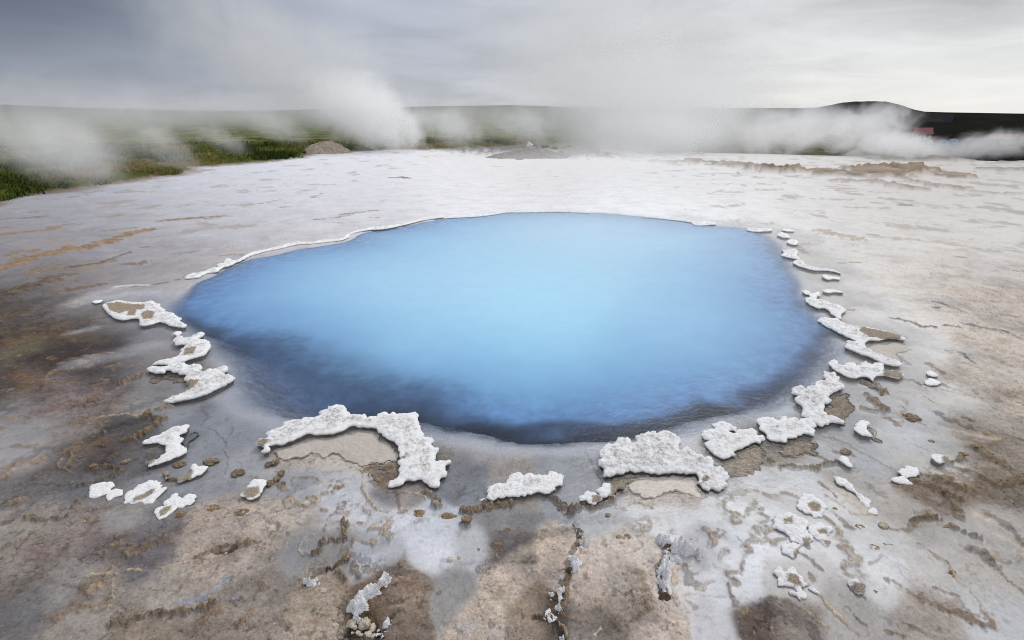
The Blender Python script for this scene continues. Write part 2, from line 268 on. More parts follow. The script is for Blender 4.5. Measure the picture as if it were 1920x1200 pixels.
 ('black','C2',[(680,1190),(900,1150),(940,1190)],60,.8),('dark','C2',[(960,1120),(1040,1030),(1100,1000)],26,.7),('brown','C2',[(1120,780),(1290,810),(1380,850)],50,.6),('slate','C2',[(1250,740),(1450,760),(1650,700),(1700,620)],70,.5),('slate','C2',[(1400,610),(1600,620)],34,.5),
 ('brown','C2',[(20,780),(60,820),(0,900)],30,.6),('dark','C2',[(140,1050),(240,1140)],34,.5),('brown','C2',[(300,1000),(400,980)],34,.4),('dark','C2',[(340,1180),(420,1170)],30,.6),('grey','C2',[(1560,1120),(1600,1130)],90,.4),('tan','C2',[(440,20),(600,30)],50,.4),('brown','C2',[(540,30),(600,60),(640,20)],34,.7),
 ('tan','C2',[(350,170),(400,160)],20,.6),('brown','C2',[(720,180),(780,175)],14,.5),
 # bottom left
 ('brown','C1',[(520,380),(620,300),(700,340),(760,330)],20,.7),('crumb','C1',[(220,290),(350,320),(450,310),(520,270)],24,.8),('crumb','C1',[(550,220),(600,150),(640,120)],24,.8),('dark','C1',[(0,350),(80,310),(150,250)],60,.5),
 ('purple','C1',[(270,560),(380,600),(470,540)],70,.7),('purple','C1',[(560,470),(620,440),(740,350)],50,.7),('dark','C1',[(700,230),(800,210),(860,190)],50,.5),('purple','C1',[(0,340),(60,330)],40,.6),
 ('dark','C1',[(940,580),(1010,520),(1200,470),(1340,370)],60,.6),('brown','C1',[(1000,550),(1200,500),(1320,420)],50,.6),('dark','C1',[(1380,420),(1520,380),(1640,340)],40,.4),('dark','C1',[(980,620),(1120,640)],60,.6),
 ('rim','C1',[(620,750),(760,740),(880,715),(960,690),(1080,690)],10,.8),('rim','C1',[(1180,690),(1330,650),(1480,610),(1600,570)],9,.8),('crumb','C1',[(1480,580),(1600,540),(1740,500),(1900,470)],28,.8),('black','C1',[(1620,560),(1700,545),(1770,515)],18,.8),
 ('brown','C1',[(500,790),(560,810),(750,780)],24,.5),('brown','C1',[(0,880),(150,800),(260,740)],20,.5),('rim','C1',[(860,790),(850,900),(800,1050)],7,.6),('crumb','C1',[(830,1110),(960,1110),(1050,1050),(1200,1010),(1320,1030),(1480,990),(1600,950)],30,.9),
 ('brown','C1',[(1500,1090),(1650,960),(1620,1060)],40,.6),('dark','C1',[(860,1050),(950,1070)],60,.5),('brown','C1',[(1280,900),(1340,860),(1440,720)],20,.5),('blue','C1',[(1340,930),(1500,910),(1600,850),(1720,750)],50,.6),('blue','C1',[(1750,920),(1810,890)],30,.6),
 ('dark','C1',[(880,920),(1000,980)],50,.3),('brown','C1',[(720,990),(820,900)],40,.5),('purple','C1',[(480,1040),(560,950)],60,.5),('brown','C1',[(280,1090),(420,1060),(520,1000)],30,.5),('orange','C1',[(310,1080),(350,1070)],20,.6),('orange','C1',[(1830,1100),(1920,1000)],50,.4),
 ('slate','C1',[(0,1010),(180,1020),(300,1150)],90,.4),('brown','C1',[(340,720),(330,760)],26,.6),('dark','C1',[(0,200),(80,150),(150,115)],14,.8),('slate','C1',[(220,110),(450,140),(640,60)],50,.5),
 ('brown','B1',[(0,300),(120,270),(190,280)],20,.6),('dark','B1',[(0,480),(90,540)],40,.6),('brown','B1',[(160,260),(250,300),(160,380)],60,.5),('olive','B1',[(60,100),(200,60),(240,20)],90,.4),('orange','B1',[(370,120),(390,130)],20,.5),
 ('brown','B1',[(330,320),(460,310),(590,300)],24,.7),('crumb','B1',[(920,295),(1050,250),(1100,220)],24,.9),('crumb','B1',[(660,490),(700,460),(730,440)],24,.8),('purple','B1',[(280,560),(400,500),(600,480),(760,380)],60,.6),('purple','B1',[(850,300),(600,380),(350,370)],70,.5),
 ('dark','B1',[(880,560),(1000,490),(1180,430)],50,.5),('rim','B1',[(640,600),(760,570),(930,545),(1040,550),(1120,540)],8,.9),('crumb','B1',[(1110,550),(1190,560),(1220,580),(1160,620),(1080,680),(960,740)],30,1),('crumb','B1',[(1180,500),(1250,480)],40,.8),
 ('black','B1',[(660,740),(800,650),(1000,590),(1080,570)],60,.45),('brown','B1',[(590,810),(640,790),(760,740)],70,.6),('dark','B1',[(160,900),(300,830),(560,800)],60,.5),('orange','B1',[(30,1010),(130,930),(280,910)],50,.6),('brown','B1',[(110,800),(220,800),(300,790)],26,.6),('brown','B1',[(500,640),(580,610)],26,.7),
 ('crumb','B1',[(520,940),(560,850),(600,800)],24,.7),('crumb','B1',[(680,950),(730,935)],34,.9),('crumb','B1',[(730,970),(800,930),(930,950),(880,1000),(720,1040),(580,1090)],16,.9),('dark','B1',[(780,960),(880,970)],60,.4),('slate','B1',[(600,1000),(700,1060)],40,.4),
 ('slate','B1',[(1380,580),(1500,540),(1520,460)],60,.5),('dark','B1',[(1500,460),(1550,530),(1500,590)],16,.4),('dark','B1',[(1560,610),(1640,680),(1700,730)],9,.5),('dark','B1',[(1740,615),(1700,720),(1670,780),(1700,860),(1690,970)],6,.6),('dark','B1',[(1580,490),(1615,480)],6,.7),
 ('slate','B1',[(1400,760),(1370,700),(1470,670)],60,.7),('dark','B1',[(1060,990),(1090,1040)],9,.5),('brown','B1',[(1250,1070),(1480,1020),(1600,1000)],20,.35),('brown','B1',[(400,700),(450,760),(340,790)],22,.4),('brown','B1',[(0,660),(20,680)],26,.6),
 ('tan','B2',[(180,850),(300,780),(480,730),(700,700),(850,720)],50,.7),('brown','B2',[(140,800),(380,730),(560,700),(720,650),(860,665)],9,.9),('rim','B2',[(180,865),(330,845),(430,812),(510,855),(560,805),(640,795),(720,800),(800,830)],8,.8),
 ('rim','B2',[(900,860),(800,930),(795,1000),(815,1110),(830,1190)],12,.9),('brown','B2',[(500,960),(560,960),(610,950)],34,.35),('brown','B2',[(540,1090),(590,1050),(600,1110)],26,.6),('brown','B2',[(620,1080),(650,1075)],18,.6),('brown','B2',[(380,1000),(410,998)],12,.5),
 ('slate','B2',[(960,700),(1040,800),(1050,880)],34,.5),('slate','B2',[(880,720),(980,830)],50,.25),('brown','B2',[(850,930),(960,1020),(1040,960)],60,.8),('slate','B2',[(880,1120),(960,1150),(1060,1140)],60,.7),('slate','B2',[(1420,1140),(1480,1180)],60,.5),
 ('brown','B3',[(740,1030),(830,1000),(920,1000)],22,.9),('tan','B3',[(900,1060),(1100,1030),(1330,1050)],44,.5),('brown','B3',[(1300,1020),(1390,1060),(1440,1110)],22,.8),('brown','B3',[(1540,940),(1660,890),(1840,800)],60,.8),('dark','B3',[(1500,890),(1580,930)],40,.7),
 ('dark','B3',[(1620,970),(1700,1020)],50,.5),('dark','B3',[(500,730),(560,800),(600,880),(640,960),(700,1060)],12,.7),('slate','B3',[(620,930),(690,1040)],40,.6),('dark','B3',[(580,770),(650,795),(670,775)],10,.7),('slate','B3',[(430,780),(560,760)],30,.2),
 ('crumb','B2',[(90,890),(140,870)],26,.8),('brown','B2',[(180,960),(120,1040),(190,1060)],40,.6),
]
KIND = dict(orange=((142,114,82),.010,.8),brown=((112,90,68),.006,.7),dark=((72,66,64),-.004,.6),black=((40,36,34),-.008,.8),tan=((198,183,166),.003,.4),white=((222,222,226),.003,.4),grey=((178,181,190),-.003,.3),
    gravel=((96,84,72),.010,1.0),crumb=((116,98,76),.024,1.0),rim=((188,166,140),.010,.5),slate=((104,104,110),-.006,.2),terrace=((135,118,100),.11,1.0),rock=((104,98,92),.17,1.0),yellow=((208,200,165),0,.3),  # the soft bluish grey kind marks slightly sunken ground
    olive=((120,116,92),.004,.5),purple=((110,90,90),.004,.7),blue=((130,140,160),.002,.6))

AZ_H = np.radians([-180, -75, -52, -47, -45, -38, -30, -24, -18, -9, 0, 5, 12, 24, 27, 31, 38, 44, 50, 75, 180])
def horizon_el(az):
    """height of the skyline, in radians above eye level, by direction"""
    return np.interp(az, AZ_H, np.radians([1.0, 1.2, 1.2, 1.25, 1.2, 0.95, 0.8, 0.85, 1.05, 1.3, 1.45, 1.3, 1.2, 1.1, 1.05, 0.95, 0.62, 0.45, 0.4, 0.8, 1.0]))
def far_z(az, r):
    """the land beyond the sinter flat: falls gently, then rises to the skyline"""
    r0, rh = 30.0, 1500.0
    e0 = -math.atan2(EYE, r0); t = np.clip(np.log(np.maximum(r, r0) / r0) / math.log(rh / r0), 0, 1)
    p = 1.0 + 1.2 * sm(math.radians(5), math.radians(30), az)
    el = e0 + (horizon_el(az) - e0) * t ** p
    z = EYE + np.minimum(r, rh) * np.tan(el)
    return np.where(r > r0, z, 0.0) - np.maximum(r - rh, 0) * 0.05

GRASS = tile('S', [(-700,560),(-300,455),(0,374),(150,352),(250,338),(330,327),(345,315),(470,306),(560,296),(575,286),(660,283),(740,276),(820,271),(920,268),(960,262),(1010,255),(960,244),(600,236),(0,236),(-700,236)])
GRASS_W = np.stack(on_ground(GRASS[:, 0], GRASS[:, 1]), 1)

def mesh_step(r):      # spacing of the ground mesh at a distance
    return np.maximum(np.sqrt((r * r + EYE * EYE) / EYE * r) * math.radians(0.085), 1e-3)
def drop_s(x, y):
    w = fbm(x, y, 0.5, 4, 3)
    return sdist(x, y, DROP_W) + 0.05 * w
def far_side(x, y):    # 1 along the far rim, where the crust stands straight over the deep water
    return sm(4.3, 5.3, y) * sm(3.3, 2.3, x)
def height_base(x, y):
    r = np.hypot(x, y); az = np.arctan2(x, y)
    z = far_z(az, r)
    near = r < 14
    s = np.full(x.shape, -9.0); s[near] = drop_s(x[near], y[near])
    fs = far_side(x, y)
    shelf = -0.030 + 0.046 * sm(0.0, 1.25, -s + .30 * fbm(x, y, .9, 4, 5))      # the shelf lies a little under water, rising outward
    shelf = shelf * (1 - fs) + fs * (0.016 * sm(-0.02, 0.05, -s))
    z = z + np.where(r < 14, shelf * sm(14, 9, r), 0) + np.where(s > 0, -1.1 * sm(0, 1.8, s) - 0.10 * sm(0, 0.35, s), 0)
    return z, s

def ground_fields(x, y):
    """height, pigment and wetness of the ground"""
    r = np.hypot(x, y); az = np.arctan2(x, y); dl = np.arctan2(EYE, r); sp = mesh_step(r)
    z, s = height_base(x, y)
    # broad pigment
    num = np.zeros((len(x), 3)); den = np.zeros(len(x)) + 1e-9
    wx = fbm(x, y, 0.9, 4, 21, sp) ; wy = fbm(x, y, 0.9, 4, 22, sp)
    # drift of the pigment along the slope, so that borders wander
    az_w = az + 0.030 * wx; dl_w = dl + 0.022 * wy * sm(0.02, 0.2, dl); sg2 = 2 * (.022 + .055 * sm(.34, .12, dl)) ** 2
    for i in range(len(CP_C)):
        d2 = (az_w - CP_AZ[i]) ** 2 + (1.5 * (dl_w - CP_D[i])) ** 2
        w = np.exp(-d2 / sg2) + 1e-5 / (1 + d2 * 400)
        num += w[:, None] * CP_C[i]; den += w
    c = num / den[:, None]
    lum = c.mean(1); c = lum[:, None] + .84 * (c - lum[:, None]); c = c * (.93 * np.clip(lum / .45, .05, 1.0) ** .30)[:, None]
    sat = (c[:, 0] - c[:, 2]) / (lum + .02)          # how earthy
    earthy = np.clip(sm(0.04, 0.30, sat) + sm(.35, .12, lum) * .6, 0, 1)
    f1 = fbm(x, y, 0.55, 7, 31, sp, .6); f2 = fbm(x + 5, y, 0.22, 6, 41, sp, .65); f3 = fbm(x, y + 9, 0.07, 5, 51, sp, .7)
    calm = sm(.08, .26, dl) * .6 + .4
    c = c * (1 + calm * ((0.22 + 0.36 * earthy) * f1 + (.17 + .20 * earthy) * f2 + (.10 + .13 * earthy) * f3))[:, None]
    z = z + (0.002 + 0.006 * earthy) * f1 + (.0012 + .006 * earthy) * f2 + (.0004 + .002 * earthy) * f3
    # earthy stains of their own shape where the ground is earthy, pale silica where it is not
    st = sm(0.12, 0.42, f1 * .7 + f2 * .5) * (0.08 + 0.62 * earthy)
    c = c * (1 - st[:, None]) + st[:, None] * (c * np.array([.55, .49, .43]))
    pale = sm(0.10, 0.45, -f1 * .6 - fbm(x, y, 0.35, 5, 61, sp) * .6) * 0.35 * (1 - .4 * earthy)
    c = c + pale[:, None] * (np.array([.62, .62, .66]) * np.clip(lum[:, None] * 2.0, .1, 1) - c) * .8
    # freckles: dark grains
    fr = sm(0.42, 0.56, fbm(x, y, 0.05, 3, 71, sp, .7) ) * (0.35 + .4 * earthy) * sm(.2, .4, dl)
    c = c * (1 - .55 * fr[:, None])
    f4 = fbm(x, y, 0.028, 4, 55, sp, .8); f5 = fbm(x * .8 + y * .3, y, 0.12, 6, 57, sp, .75, True)
    c = c * (1 + (.06 + .08 * earthy) * f4 - (.04 + .13 * earthy) * np.clip(f5, -.4, 1))[:, None]; z = z + (.0004 + .0014 * earthy) * f4 + (.001 + .003 * earthy) * f5
    # cracks, brown flecks and pale chips
    dirt = np.clip(.25 + .75 * earthy + .35 * fbm(x, y, 2.2, 3, 82), .05, 1)
    for wl_, sd_, wd_, am_ in ((1.1, 81, .016, .55), (.45, 84, .022, .50), (.20, 85, .030, .45)):
        vn = np.abs(fbm(x, y, wl_, 6, sd_, sp, .62)); gate = sm(-.15, .35, fbm(x, y, wl_ * 1.6, 2, sd_ + 5))
        vein = sm(wd_, wd_ * .25, vn) * gate * dirt * am_ * sm(.06, .2, dl); c = c * (1 - vein[:, None] * np.array([.80, .95, 1.05])); z -= .004 * vein
    fl = sm(.40, .62, fbm(x, y, .34, 6, 86, sp, .80)) * dirt * .34
    c = c * (1 - fl[:, None]) + fl[:, None] * (c * .35 + lin((104, 88, 70)) * .35); z += .004 * fl
    fp = sm(.50, .70, fbm(x, y, .22, 6, 87, sp, .85)) * (.25 + .35 * earthy)
    c = c + fp[:, None] * (np.array([.60, .58, .56]) - c) * .7; z += .005 * fp
    # crumbly rimstone lines between the shallow basins of the foreground
    zone = sm(6.5, 3.5, r) * sm(.22, .5, -s)
    for wl_, sd_, wd_ in ((1.3, 181, .030), (.75, 184, .034)):
        q_ = fbm(x, y, wl_, 5, sd_, sp, .58); gr = fbm(x, y, .05, 5, sd_ + 2, sp, .85)
        rm = sm(wd_ * 1.6, wd_ * .2, np.abs(q_ + .02 * gr)) * sm(-.05, .30, fbm(x, y, wl_ * .9, 2, sd_ + 4)) * sm(-.25, .25, gr + .1) * zone * .75
        c = c * (1 - rm[:, None]) + rm[:, None] * lin((136, 116, 90)) * np.clip(1 + 1.5 * gr, .3, 2.2)[:, None]; z += .012 * rm * (1 + gr)
        # a darker wet stain lies on one side of each rim
        stn = sm(.22, .02, q_) * sm(-.02, .02, q_) * zone * sm(-.05, .30, fbm(x, y, wl_ * .9, 2, sd_ + 4)) * .35
        c = c * (1 - stn[:, None] * np.array([.45, .50, .55]))
    # flecks strewn over the far flat
    ff = sm(.34, .56, fbm(x, y, 1.1, 6, 88, sp, .78) + .34 * sm(1.5, 7, x) + .24 * sm(-1, -6, x) - .12) * sm(.30, .16, dl) * .48
    c = c * (1 - ff[:, None]) + ff[:, None] * lin((146, 132, 118))
    wet = np.clip(1.05 - .75 * earthy, 0.3, 1) * sm(14, 4, r)
    rough = earthy * .55
    # traced marks
    for kind, t, pts, wd, stg in MARKS:
        col, dz, grit = KIND[kind]
        P = tile(t, pts); sc_ = 1.0 if t == 'S' else 0.25
        g = np.stack(on_ground(P[:, 0], P[:, 1]), 1); g2 = np.stack(on_ground(P[:, 0], P[:, 1] + wd * sc_ * .5), 1); g3 = np.stack(on_ground(P[:, 0] + wd * sc_ * .5, P[:, 1]), 1)
        hw = .62 * np.linalg.norm(g2 - g, axis=1).mean() + .38 * np.linalg.norm(g3 - g, axis=1).mean()
        hw = max(hw, .004)
        m = hw * 3.2
        k = np.nonzero((x > g[:, 0].min() - m) & (x < g[:, 0].max() + m) & (y > g[:, 1].min() - m) & (y < g[:, 1].max() + m))[0]
        if not len(k): continue
        xs, ys = x[k], y[k]
        big = max(hw * 2.2, .05)
        qx = xs + big * .33 * fbm(xs, ys, big * 1.6, 5, 91, sp[k], .65); qy = ys + big * .33 * fbm(xs, ys, big * 1.6, 5, 92, sp[k], .65)
        d = seg_dist(qx, qy, g) / hw
        soft = kind in ('slate', 'tan', 'grey', 'purple', 'blue', 'olive', 'white')
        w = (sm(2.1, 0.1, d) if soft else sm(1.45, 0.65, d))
        lump = fbm(xs, ys, max(.05, hw * 1.2), 5, 95, sp[k], .75)
        if grit > .55:
            fine = fbm(xs, ys, max(.045, min(.5, hw * .9)), 6, 96, sp[k], .85)
            w = sm(3.2, 2.2, d) * sm(.02, .30, 1.15 * fine + .62 - .50 * d)
        elif not soft:
            fine = fbm(xs, ys, max(.05, hw * 1.1), 6, 96, sp[k], .75)
            w = sm(2.8, 1.8, d) * sm(-.05, .40, .9 * fine + .62 - .52 * d)
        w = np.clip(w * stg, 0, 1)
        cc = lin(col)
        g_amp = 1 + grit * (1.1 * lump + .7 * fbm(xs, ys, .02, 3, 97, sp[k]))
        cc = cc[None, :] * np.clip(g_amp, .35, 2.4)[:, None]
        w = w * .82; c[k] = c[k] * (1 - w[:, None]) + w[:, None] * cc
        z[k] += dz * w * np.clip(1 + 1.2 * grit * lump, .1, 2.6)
        wet[k] *= 1 - (.0 if kind in ('slate', 'grey', 'dark') else .8) * w
        rough[k] = np.maximum(rough[k], grit * w)
    # under the water: grey silica shelf, dark ragged slope
    sl = sm(-.12, .02, s) * (1 - far_side(x, y))
    c = c * (1 - sl[:, None] * .75) + sl[:, None] * .75 * lin((200, 203, 210))
    k = np.nonzero(s > -.1)[0]
    if len(k):
        n = fbm(x[k], y[k], .07, 5, 101, None, .85)
        a = sm(-.10, .16, s[k] + .09 * n)[:, None]
        c[k] = c[k] * (1 - a) + a * lin((136, 145, 163)) * np.clip(1 + 1.0 * n, .3, 2.5)[:, None]
        z[k] += .012 * n * sm(0, .1, s[k])
    # land beyond the flat: moor, earth and far slopes
    beyond = sm(math.radians(2.9), math.radians(2.45), dl + .003 * fbm(x / r * 20, np.log(r) * 5, 1.0, 3, 111))
    az_d = np.degrees(az); lr = np.log(r)
    n1 = fbm(az_d * .35, lr * 9, 1.0, 5, 121); n2 = fbm(az_d * .9, lr * 22, 1.0, 4, 131)
    moor = lin((88, 96, 58))[None] * np.clip(1 + 1.3 * n1 + .8 * n2, .25, 3)[:, None]
    moor = moor + sm(.15, .5, n1)[:, None] * (lin((122, 100, 80)) - moor) * .7
    dark = lin((24, 24, 20))[None] * np.clip(1 + .9 * n1 + .7 * n2, .3, 3)[:, None]
    olive = lin((72, 70, 50))[None] * np.clip(1 + 1.2 * n1 + .8 * n2, .25, 3)[:, None]
    moor = moor + sm(16, 26, az_d)[:, None] * (olive - moor); farc = moor + sm(31, 38, az_d)[:, None] * (dark - moor)
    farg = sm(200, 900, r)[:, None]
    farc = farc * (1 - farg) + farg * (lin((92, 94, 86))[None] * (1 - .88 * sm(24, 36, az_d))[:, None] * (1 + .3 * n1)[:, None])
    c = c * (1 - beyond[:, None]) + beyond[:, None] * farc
    wet *= 1 - beyond
    # turf on the left
    k = np.nonzero((az < math.radians(6)) & (r > 4))[0]
    gm = np.zeros(len(x))
    if len(k):
        q = sdist(x[k] + .5 * fbm(x[k], y[k], 1.6, 4, 141), y[k] + .5 * fbm(x[k], y[k], 1.6, 4, 142), GRASS_W) / np.maximum(r[k] * .02, .2)
        gk = sm(-.25, .25, q); gm[k] = gk
        n = fbm(x[k], y[k], 2.2, 5, 151)
        gc = lin((78, 84, 46))[None] * (1 + .5 * n)[:, None]
        gc = gc + sm(.1, .5, fbm(x[k], y[k], 5.0, 4, 161))[:, None] * (lin((108, 92, 68)) - gc) * .7
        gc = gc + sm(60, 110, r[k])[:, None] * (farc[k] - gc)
        c[k] = c[k] * (1 - gk[:, None]) + gk[:, None] * gc
        edge = sm(-1.6, -.2, q) * sm(.4, -.2, q) * .7
        c[k] = c[k] * (1 - edge[:, None]) + edge[:, None] * lin((120, 98, 76))
        wet[k] *= 1 - gk
        z[k] += gk * (.05 + .20 * sm(.2, 3, q) * (1 + 1.3 * n)) * sm(90, 40, r[k])
    return z, np.clip(c, .004, .86), np.clip(wet, 0, 1), np.clip(rough, 0, 1), gm

# one sheet from under the camera to the horizon; finest where the photograph looks
az = np.concatenate([np.radians(np.arange(-180, -66, 4.0)), np.radians(np.arange(-66, -53, .35)), np.radians(np.arange(-53, 53, .085)), np.radians(np.arange(53, 66, .35)), np.radians(np.arange(66, 180, 4.0))])
dl = np.concatenate([np.radians(np.array([88, 82, 76, 71, 67, 64])), np.radians(np.arange(61, 2.4, -.085))])
rr = np.concatenate([EYE / np.tan(dl), np.exp(np.linspace(math.log(39), math.log(2600), 150)), [3500, 5000, 8000]])
A, R = np.meshgrid(az, rr); NA, NR = len(az), len(rr)
gx, gy = (R * np.sin(A)).ravel(), (R * np.cos(A)).ravel()
gz, gc, gw, gro, gg = ground_fields(gx, gy)
gz = np.where(R.ravel() < .25, 0, gz)
idx = np.arange(NA * NR).reshape(NR, NA); nx = np.roll(idx, -1, 1)
F = np.stack([idx[:-1], nx[:-1], nx[1:], idx[1:]], -1).reshape(-1, 4)[:, ::-1]
hub = len(gx)
V = np.stack([gx, gy, gz], 1)

n = N('sinter_ground'); pos = n('ShaderNodeNewGeometry').outputs['Position']
pig = n.attr('pigment', 'Color'); wetA = n.attr('wet'); rghA = n.attr('grit')
g1 = n.noise(pos, 60, 4, .7); g2 = n.noise(pos, 260, 3, .7); g3 = n.noise(pos, 14, 5, .65)
var = n.math('ADD', n.math('MULTIPLY', n.math('SUBTRACT', g1, .5), n.math('ADD', n.math('MULTIPLY', rghA, 1.5), .5)), n.math('MULTIPLY', n.math('SUBTRACT', g2, .5), n.math('ADD', n.math('MULTIPLY', rghA, 1.3), .4)))
fac = n.math('ADD', 1.0, var)
pit_ = n.math('MULTIPLY', n.range(n.noise(pos, 125, 3, .6), .60, .70), n.math('ADD', .16, n.math('MULTIPLY', rghA, .50)))
fac = n.math('MULTIPLY', fac, n.math('SUBTRACT', 1.0, pit_))
colr = n('ShaderNodeVectorMath', dict(operation='SCALE'), i0=pig, Scale=fac).outputs[0]
colr = n.mix(n.math('MULTIPLY', n.range(n.noise(pos, 88, 4, .65, .3), .62, .72), n.math('ADD', .10, n.math('MULTIPLY', rghA, .38))), colr, tuple(lin((214, 210, 204))))
bmp = n.math('ADD', n.math('MULTIPLY', g1, .6), n.math('ADD', n.math('MULTIPLY', g2, .25), n.math('MULTIPLY', g3, 1.0)))
bump = n('ShaderNodeBump', None, Strength=n.math('ADD', .14, n.math('MULTIPLY', rghA, .75)), Distance=.012, Height=bmp).outputs[0]
b = n('ShaderNodeBsdfPrincipled', None, Base_Color=colr, Roughness=n.math('SUBTRACT', .92, n.math('MULTIPLY', wetA, .50)), Normal=bump)
n.t.links.new(n.math('MULTIPLY', wetA, .45), b.inputs['Specular IOR Level'])
M_GROUND = n.out(b.outputs[0])
ground = mesh_np('ground', V, F, M_GROUND, dict(pigment=gc, wet=gw, grit=gro))
tag(ground, kind='structure')
print('ground', len(V), round(time.time() - T0, 1))
# ------------------------------------------------------------------ water
wx_ = np.arange(-4.9, 5.2, .02); wy_ = np.arange(1.0, 9.6, .02)
WX, WY = [a.ravel() for a in np.meshgrid(wx_, wy_)]
_, ws = height_base(WX, WY)
keep = (ws > -.75) | ((WY < 4.6) & (ws > -1.6))
wi = np.arange(len(WX)).reshape(len(wy_), len(wx_))
q = np.stack([wi[:-1, :-1], wi[:-1, 1:], wi[1:, 1:], wi[1:, :-1]], -1).reshape(-1, 4); q = q[keep[q].all(1)]
u, inv = np.unique(q, return_inverse=True); q = inv.reshape(-1, 4); WX, WY, ws = WX[u], WY[u], ws[u]
# how milky the water is: clear over the shelf, full of silica in the deep middle
WCP = [(1000,560,165,214,244),(900,450,172,208,240),(1000,640,158,210,240),(1100,430,182,208,232),(1250,440,178,200,226),(700,560,150,196,232),(800,640,140,190,228),(580,560,136,180,224),(480,560,112,154,208),(420,580,100,136,188),(960,700,124,176,216),
  (1100,700,120,170,212),(960,745,98,142,194),(820,740,92,134,188),(680,700,92,130,184),(1150,760,92,134,186),(1300,700,110,148,200),(1400,640,122,154,200),(1400,560,140,170,212),(1350,500,160,188,222),(1480,560,128,150,190),(1300,600,145,184,224),(650,500,150,186,226),(560,500,128,164,212),(800,480,162,200,238),
  (900,790,78,112,164),(1050,790,76,110,160),(1250,770,78,108,150),(1420,720,90,112,148),(560,640,108,150,206),(480,640,84,114,166),(600,690,78,104,150),(700,440,140,175,215),(500,700,66,80,110),(1530,640,88,100,124),(960,415,170,195,220),(1440,470,150,170,200)]
wc = np.array(WCP, float); px_, py_ = on_ground(wc[:, 0], wc[:, 1]); num = np.zeros((len(WX), 3)); den = np.zeros(len(WX)) + 1e-9
w_r = np.hypot(WX, WY); waz = np.arctan2(WX, WY) + .012 * fbm(WX, WY, .8, 4, 301); wdl = np.arctan2(EYE, w_r) + .010 * fbm(WX, WY, .8, 4, 302)
for i in range(len(wc)):
    d2 = (waz - math.atan2(px_[i], py_[i])) ** 2 + (1.6 * (wdl - math.atan2(EYE, math.hypot(px_[i], py_[i])))) ** 2
    w = np.exp(-d2 / (2 * .085 ** 2)) + 1e-3 / (1 + d2 * 300); num += w[:, None] * lin(wc[i, 2:5]); den += w
milk = num / den[:, None]
prof = np.stack([np.interp(ws + .12 * fbm(WX, WY, .9, 4, 331), [0, .25, .6, 1.1, 1.8, 2.6], lin(np.array([[84, 98, 128], [88, 126, 180], [116, 166, 212], [144, 194, 232], [164, 210, 241], [170, 215, 244]]))[:, q_]) for q_ in range(3)], 1)
milk = .45 * milk + .55 * prof; milk = milk * np.array([.84, .885, .855]) + .035 * milk.mean(1)[:, None]
dark = np.zeros(len(WX))
for t, pts, wd in (('S', [(430,660),(500,690),(600,730),(740,770)], .34), ('S', [(840,800),(1000,815),(1200,805),(1350,770)], .07), ('S', [(1420,750),(1530,690),(1570,640)], .10)):
    g = tw(t, pts); dark = np.maximum(dark, sm(1.9, .2, seg_dist(WX + .1 * fbm(WX, WY, .5, 4, 311), WY + .1 * fbm(WX, WY, .5, 4, 312), g) / wd))
gravel = fbm(WX, WY, .11, 5, 341, .012, .85); milk = milk * np.clip(1 + .45 * gravel * sm(.75, .1, ws - .5 * dark), .4, 1.8)[:, None]
opac = sm(-.04, .30, ws + .05 * fbm(WX, WY, .25, 4, 321)) * (1 - .50 * dark); milk = milk + (.40 * dark)[:, None] * (lin((66, 84, 122)) - milk)
wz = ground_fields(WX, WY)[0]; film = sm(.0, .022, -wz)
fsd = far_side(WX, WY); opac = np.clip(opac + fsd * sm(-.02, .1, ws), 0, 1)
n = N('milky_water'); pos = n('ShaderNodeNewGeometry').outputs['Position']
rp = n('ShaderNodeVectorMath', dict(operation='MULTIPLY'), i0=pos, i1=(1, 1.6, 1)).outputs[0]
hgt = n.math('ADD', n.noise(rp, 16, 3, .6, .8), n.math('MULTIPLY', n.noise(rp, 52, 2, .6), .4))
bump = n('ShaderNodeBump', None, Strength=.20, Distance=.012, Height=hgt).outputs[0]
tint = n.noise(pos, 5, 4, .6)
mc = n('ShaderNodeVectorMath', dict(operation='SCALE'), i0=n.attr('milk', 'Color'), Scale=n.math('ADD', .94, n.math('MULTIPLY', tint, .12))).outputs[0]
body = n('ShaderNodeMixShader', None, i0=n.attr('opacity'), i1=n('ShaderNodeBsdfTransparent', None, Color=(.985, .99, .995)).outputs[0], i2=n('ShaderNodeBsdfDiffuse', None, Color=mc).outputs[0])
gl = n('ShaderNodeBsdfGlossy', None, Color=(1, 1, 1), Roughness=.20, Normal=bump)
fr = n('ShaderNodeFresnel', None, IOR=1.33, Normal=bump).outputs[0]
M_WATER = n.out(n('ShaderNodeMixShader', None, i0=n.math('MULTIPLY', fr, n.math('MULTIPLY', n.attr('film'), .75)), i1=body.outputs[0], i2=gl.outputs[0]).outputs[0])
water = mesh_np('water', np.stack([WX, WY, 0 * WX], 1), q, M_WATER, dict(milk=milk, opacity=opac, film=film)); tag(water, 'round pool of milky blue hot spring water', None, None, 'structure')
print('water', round(time.time() - T0, 1))
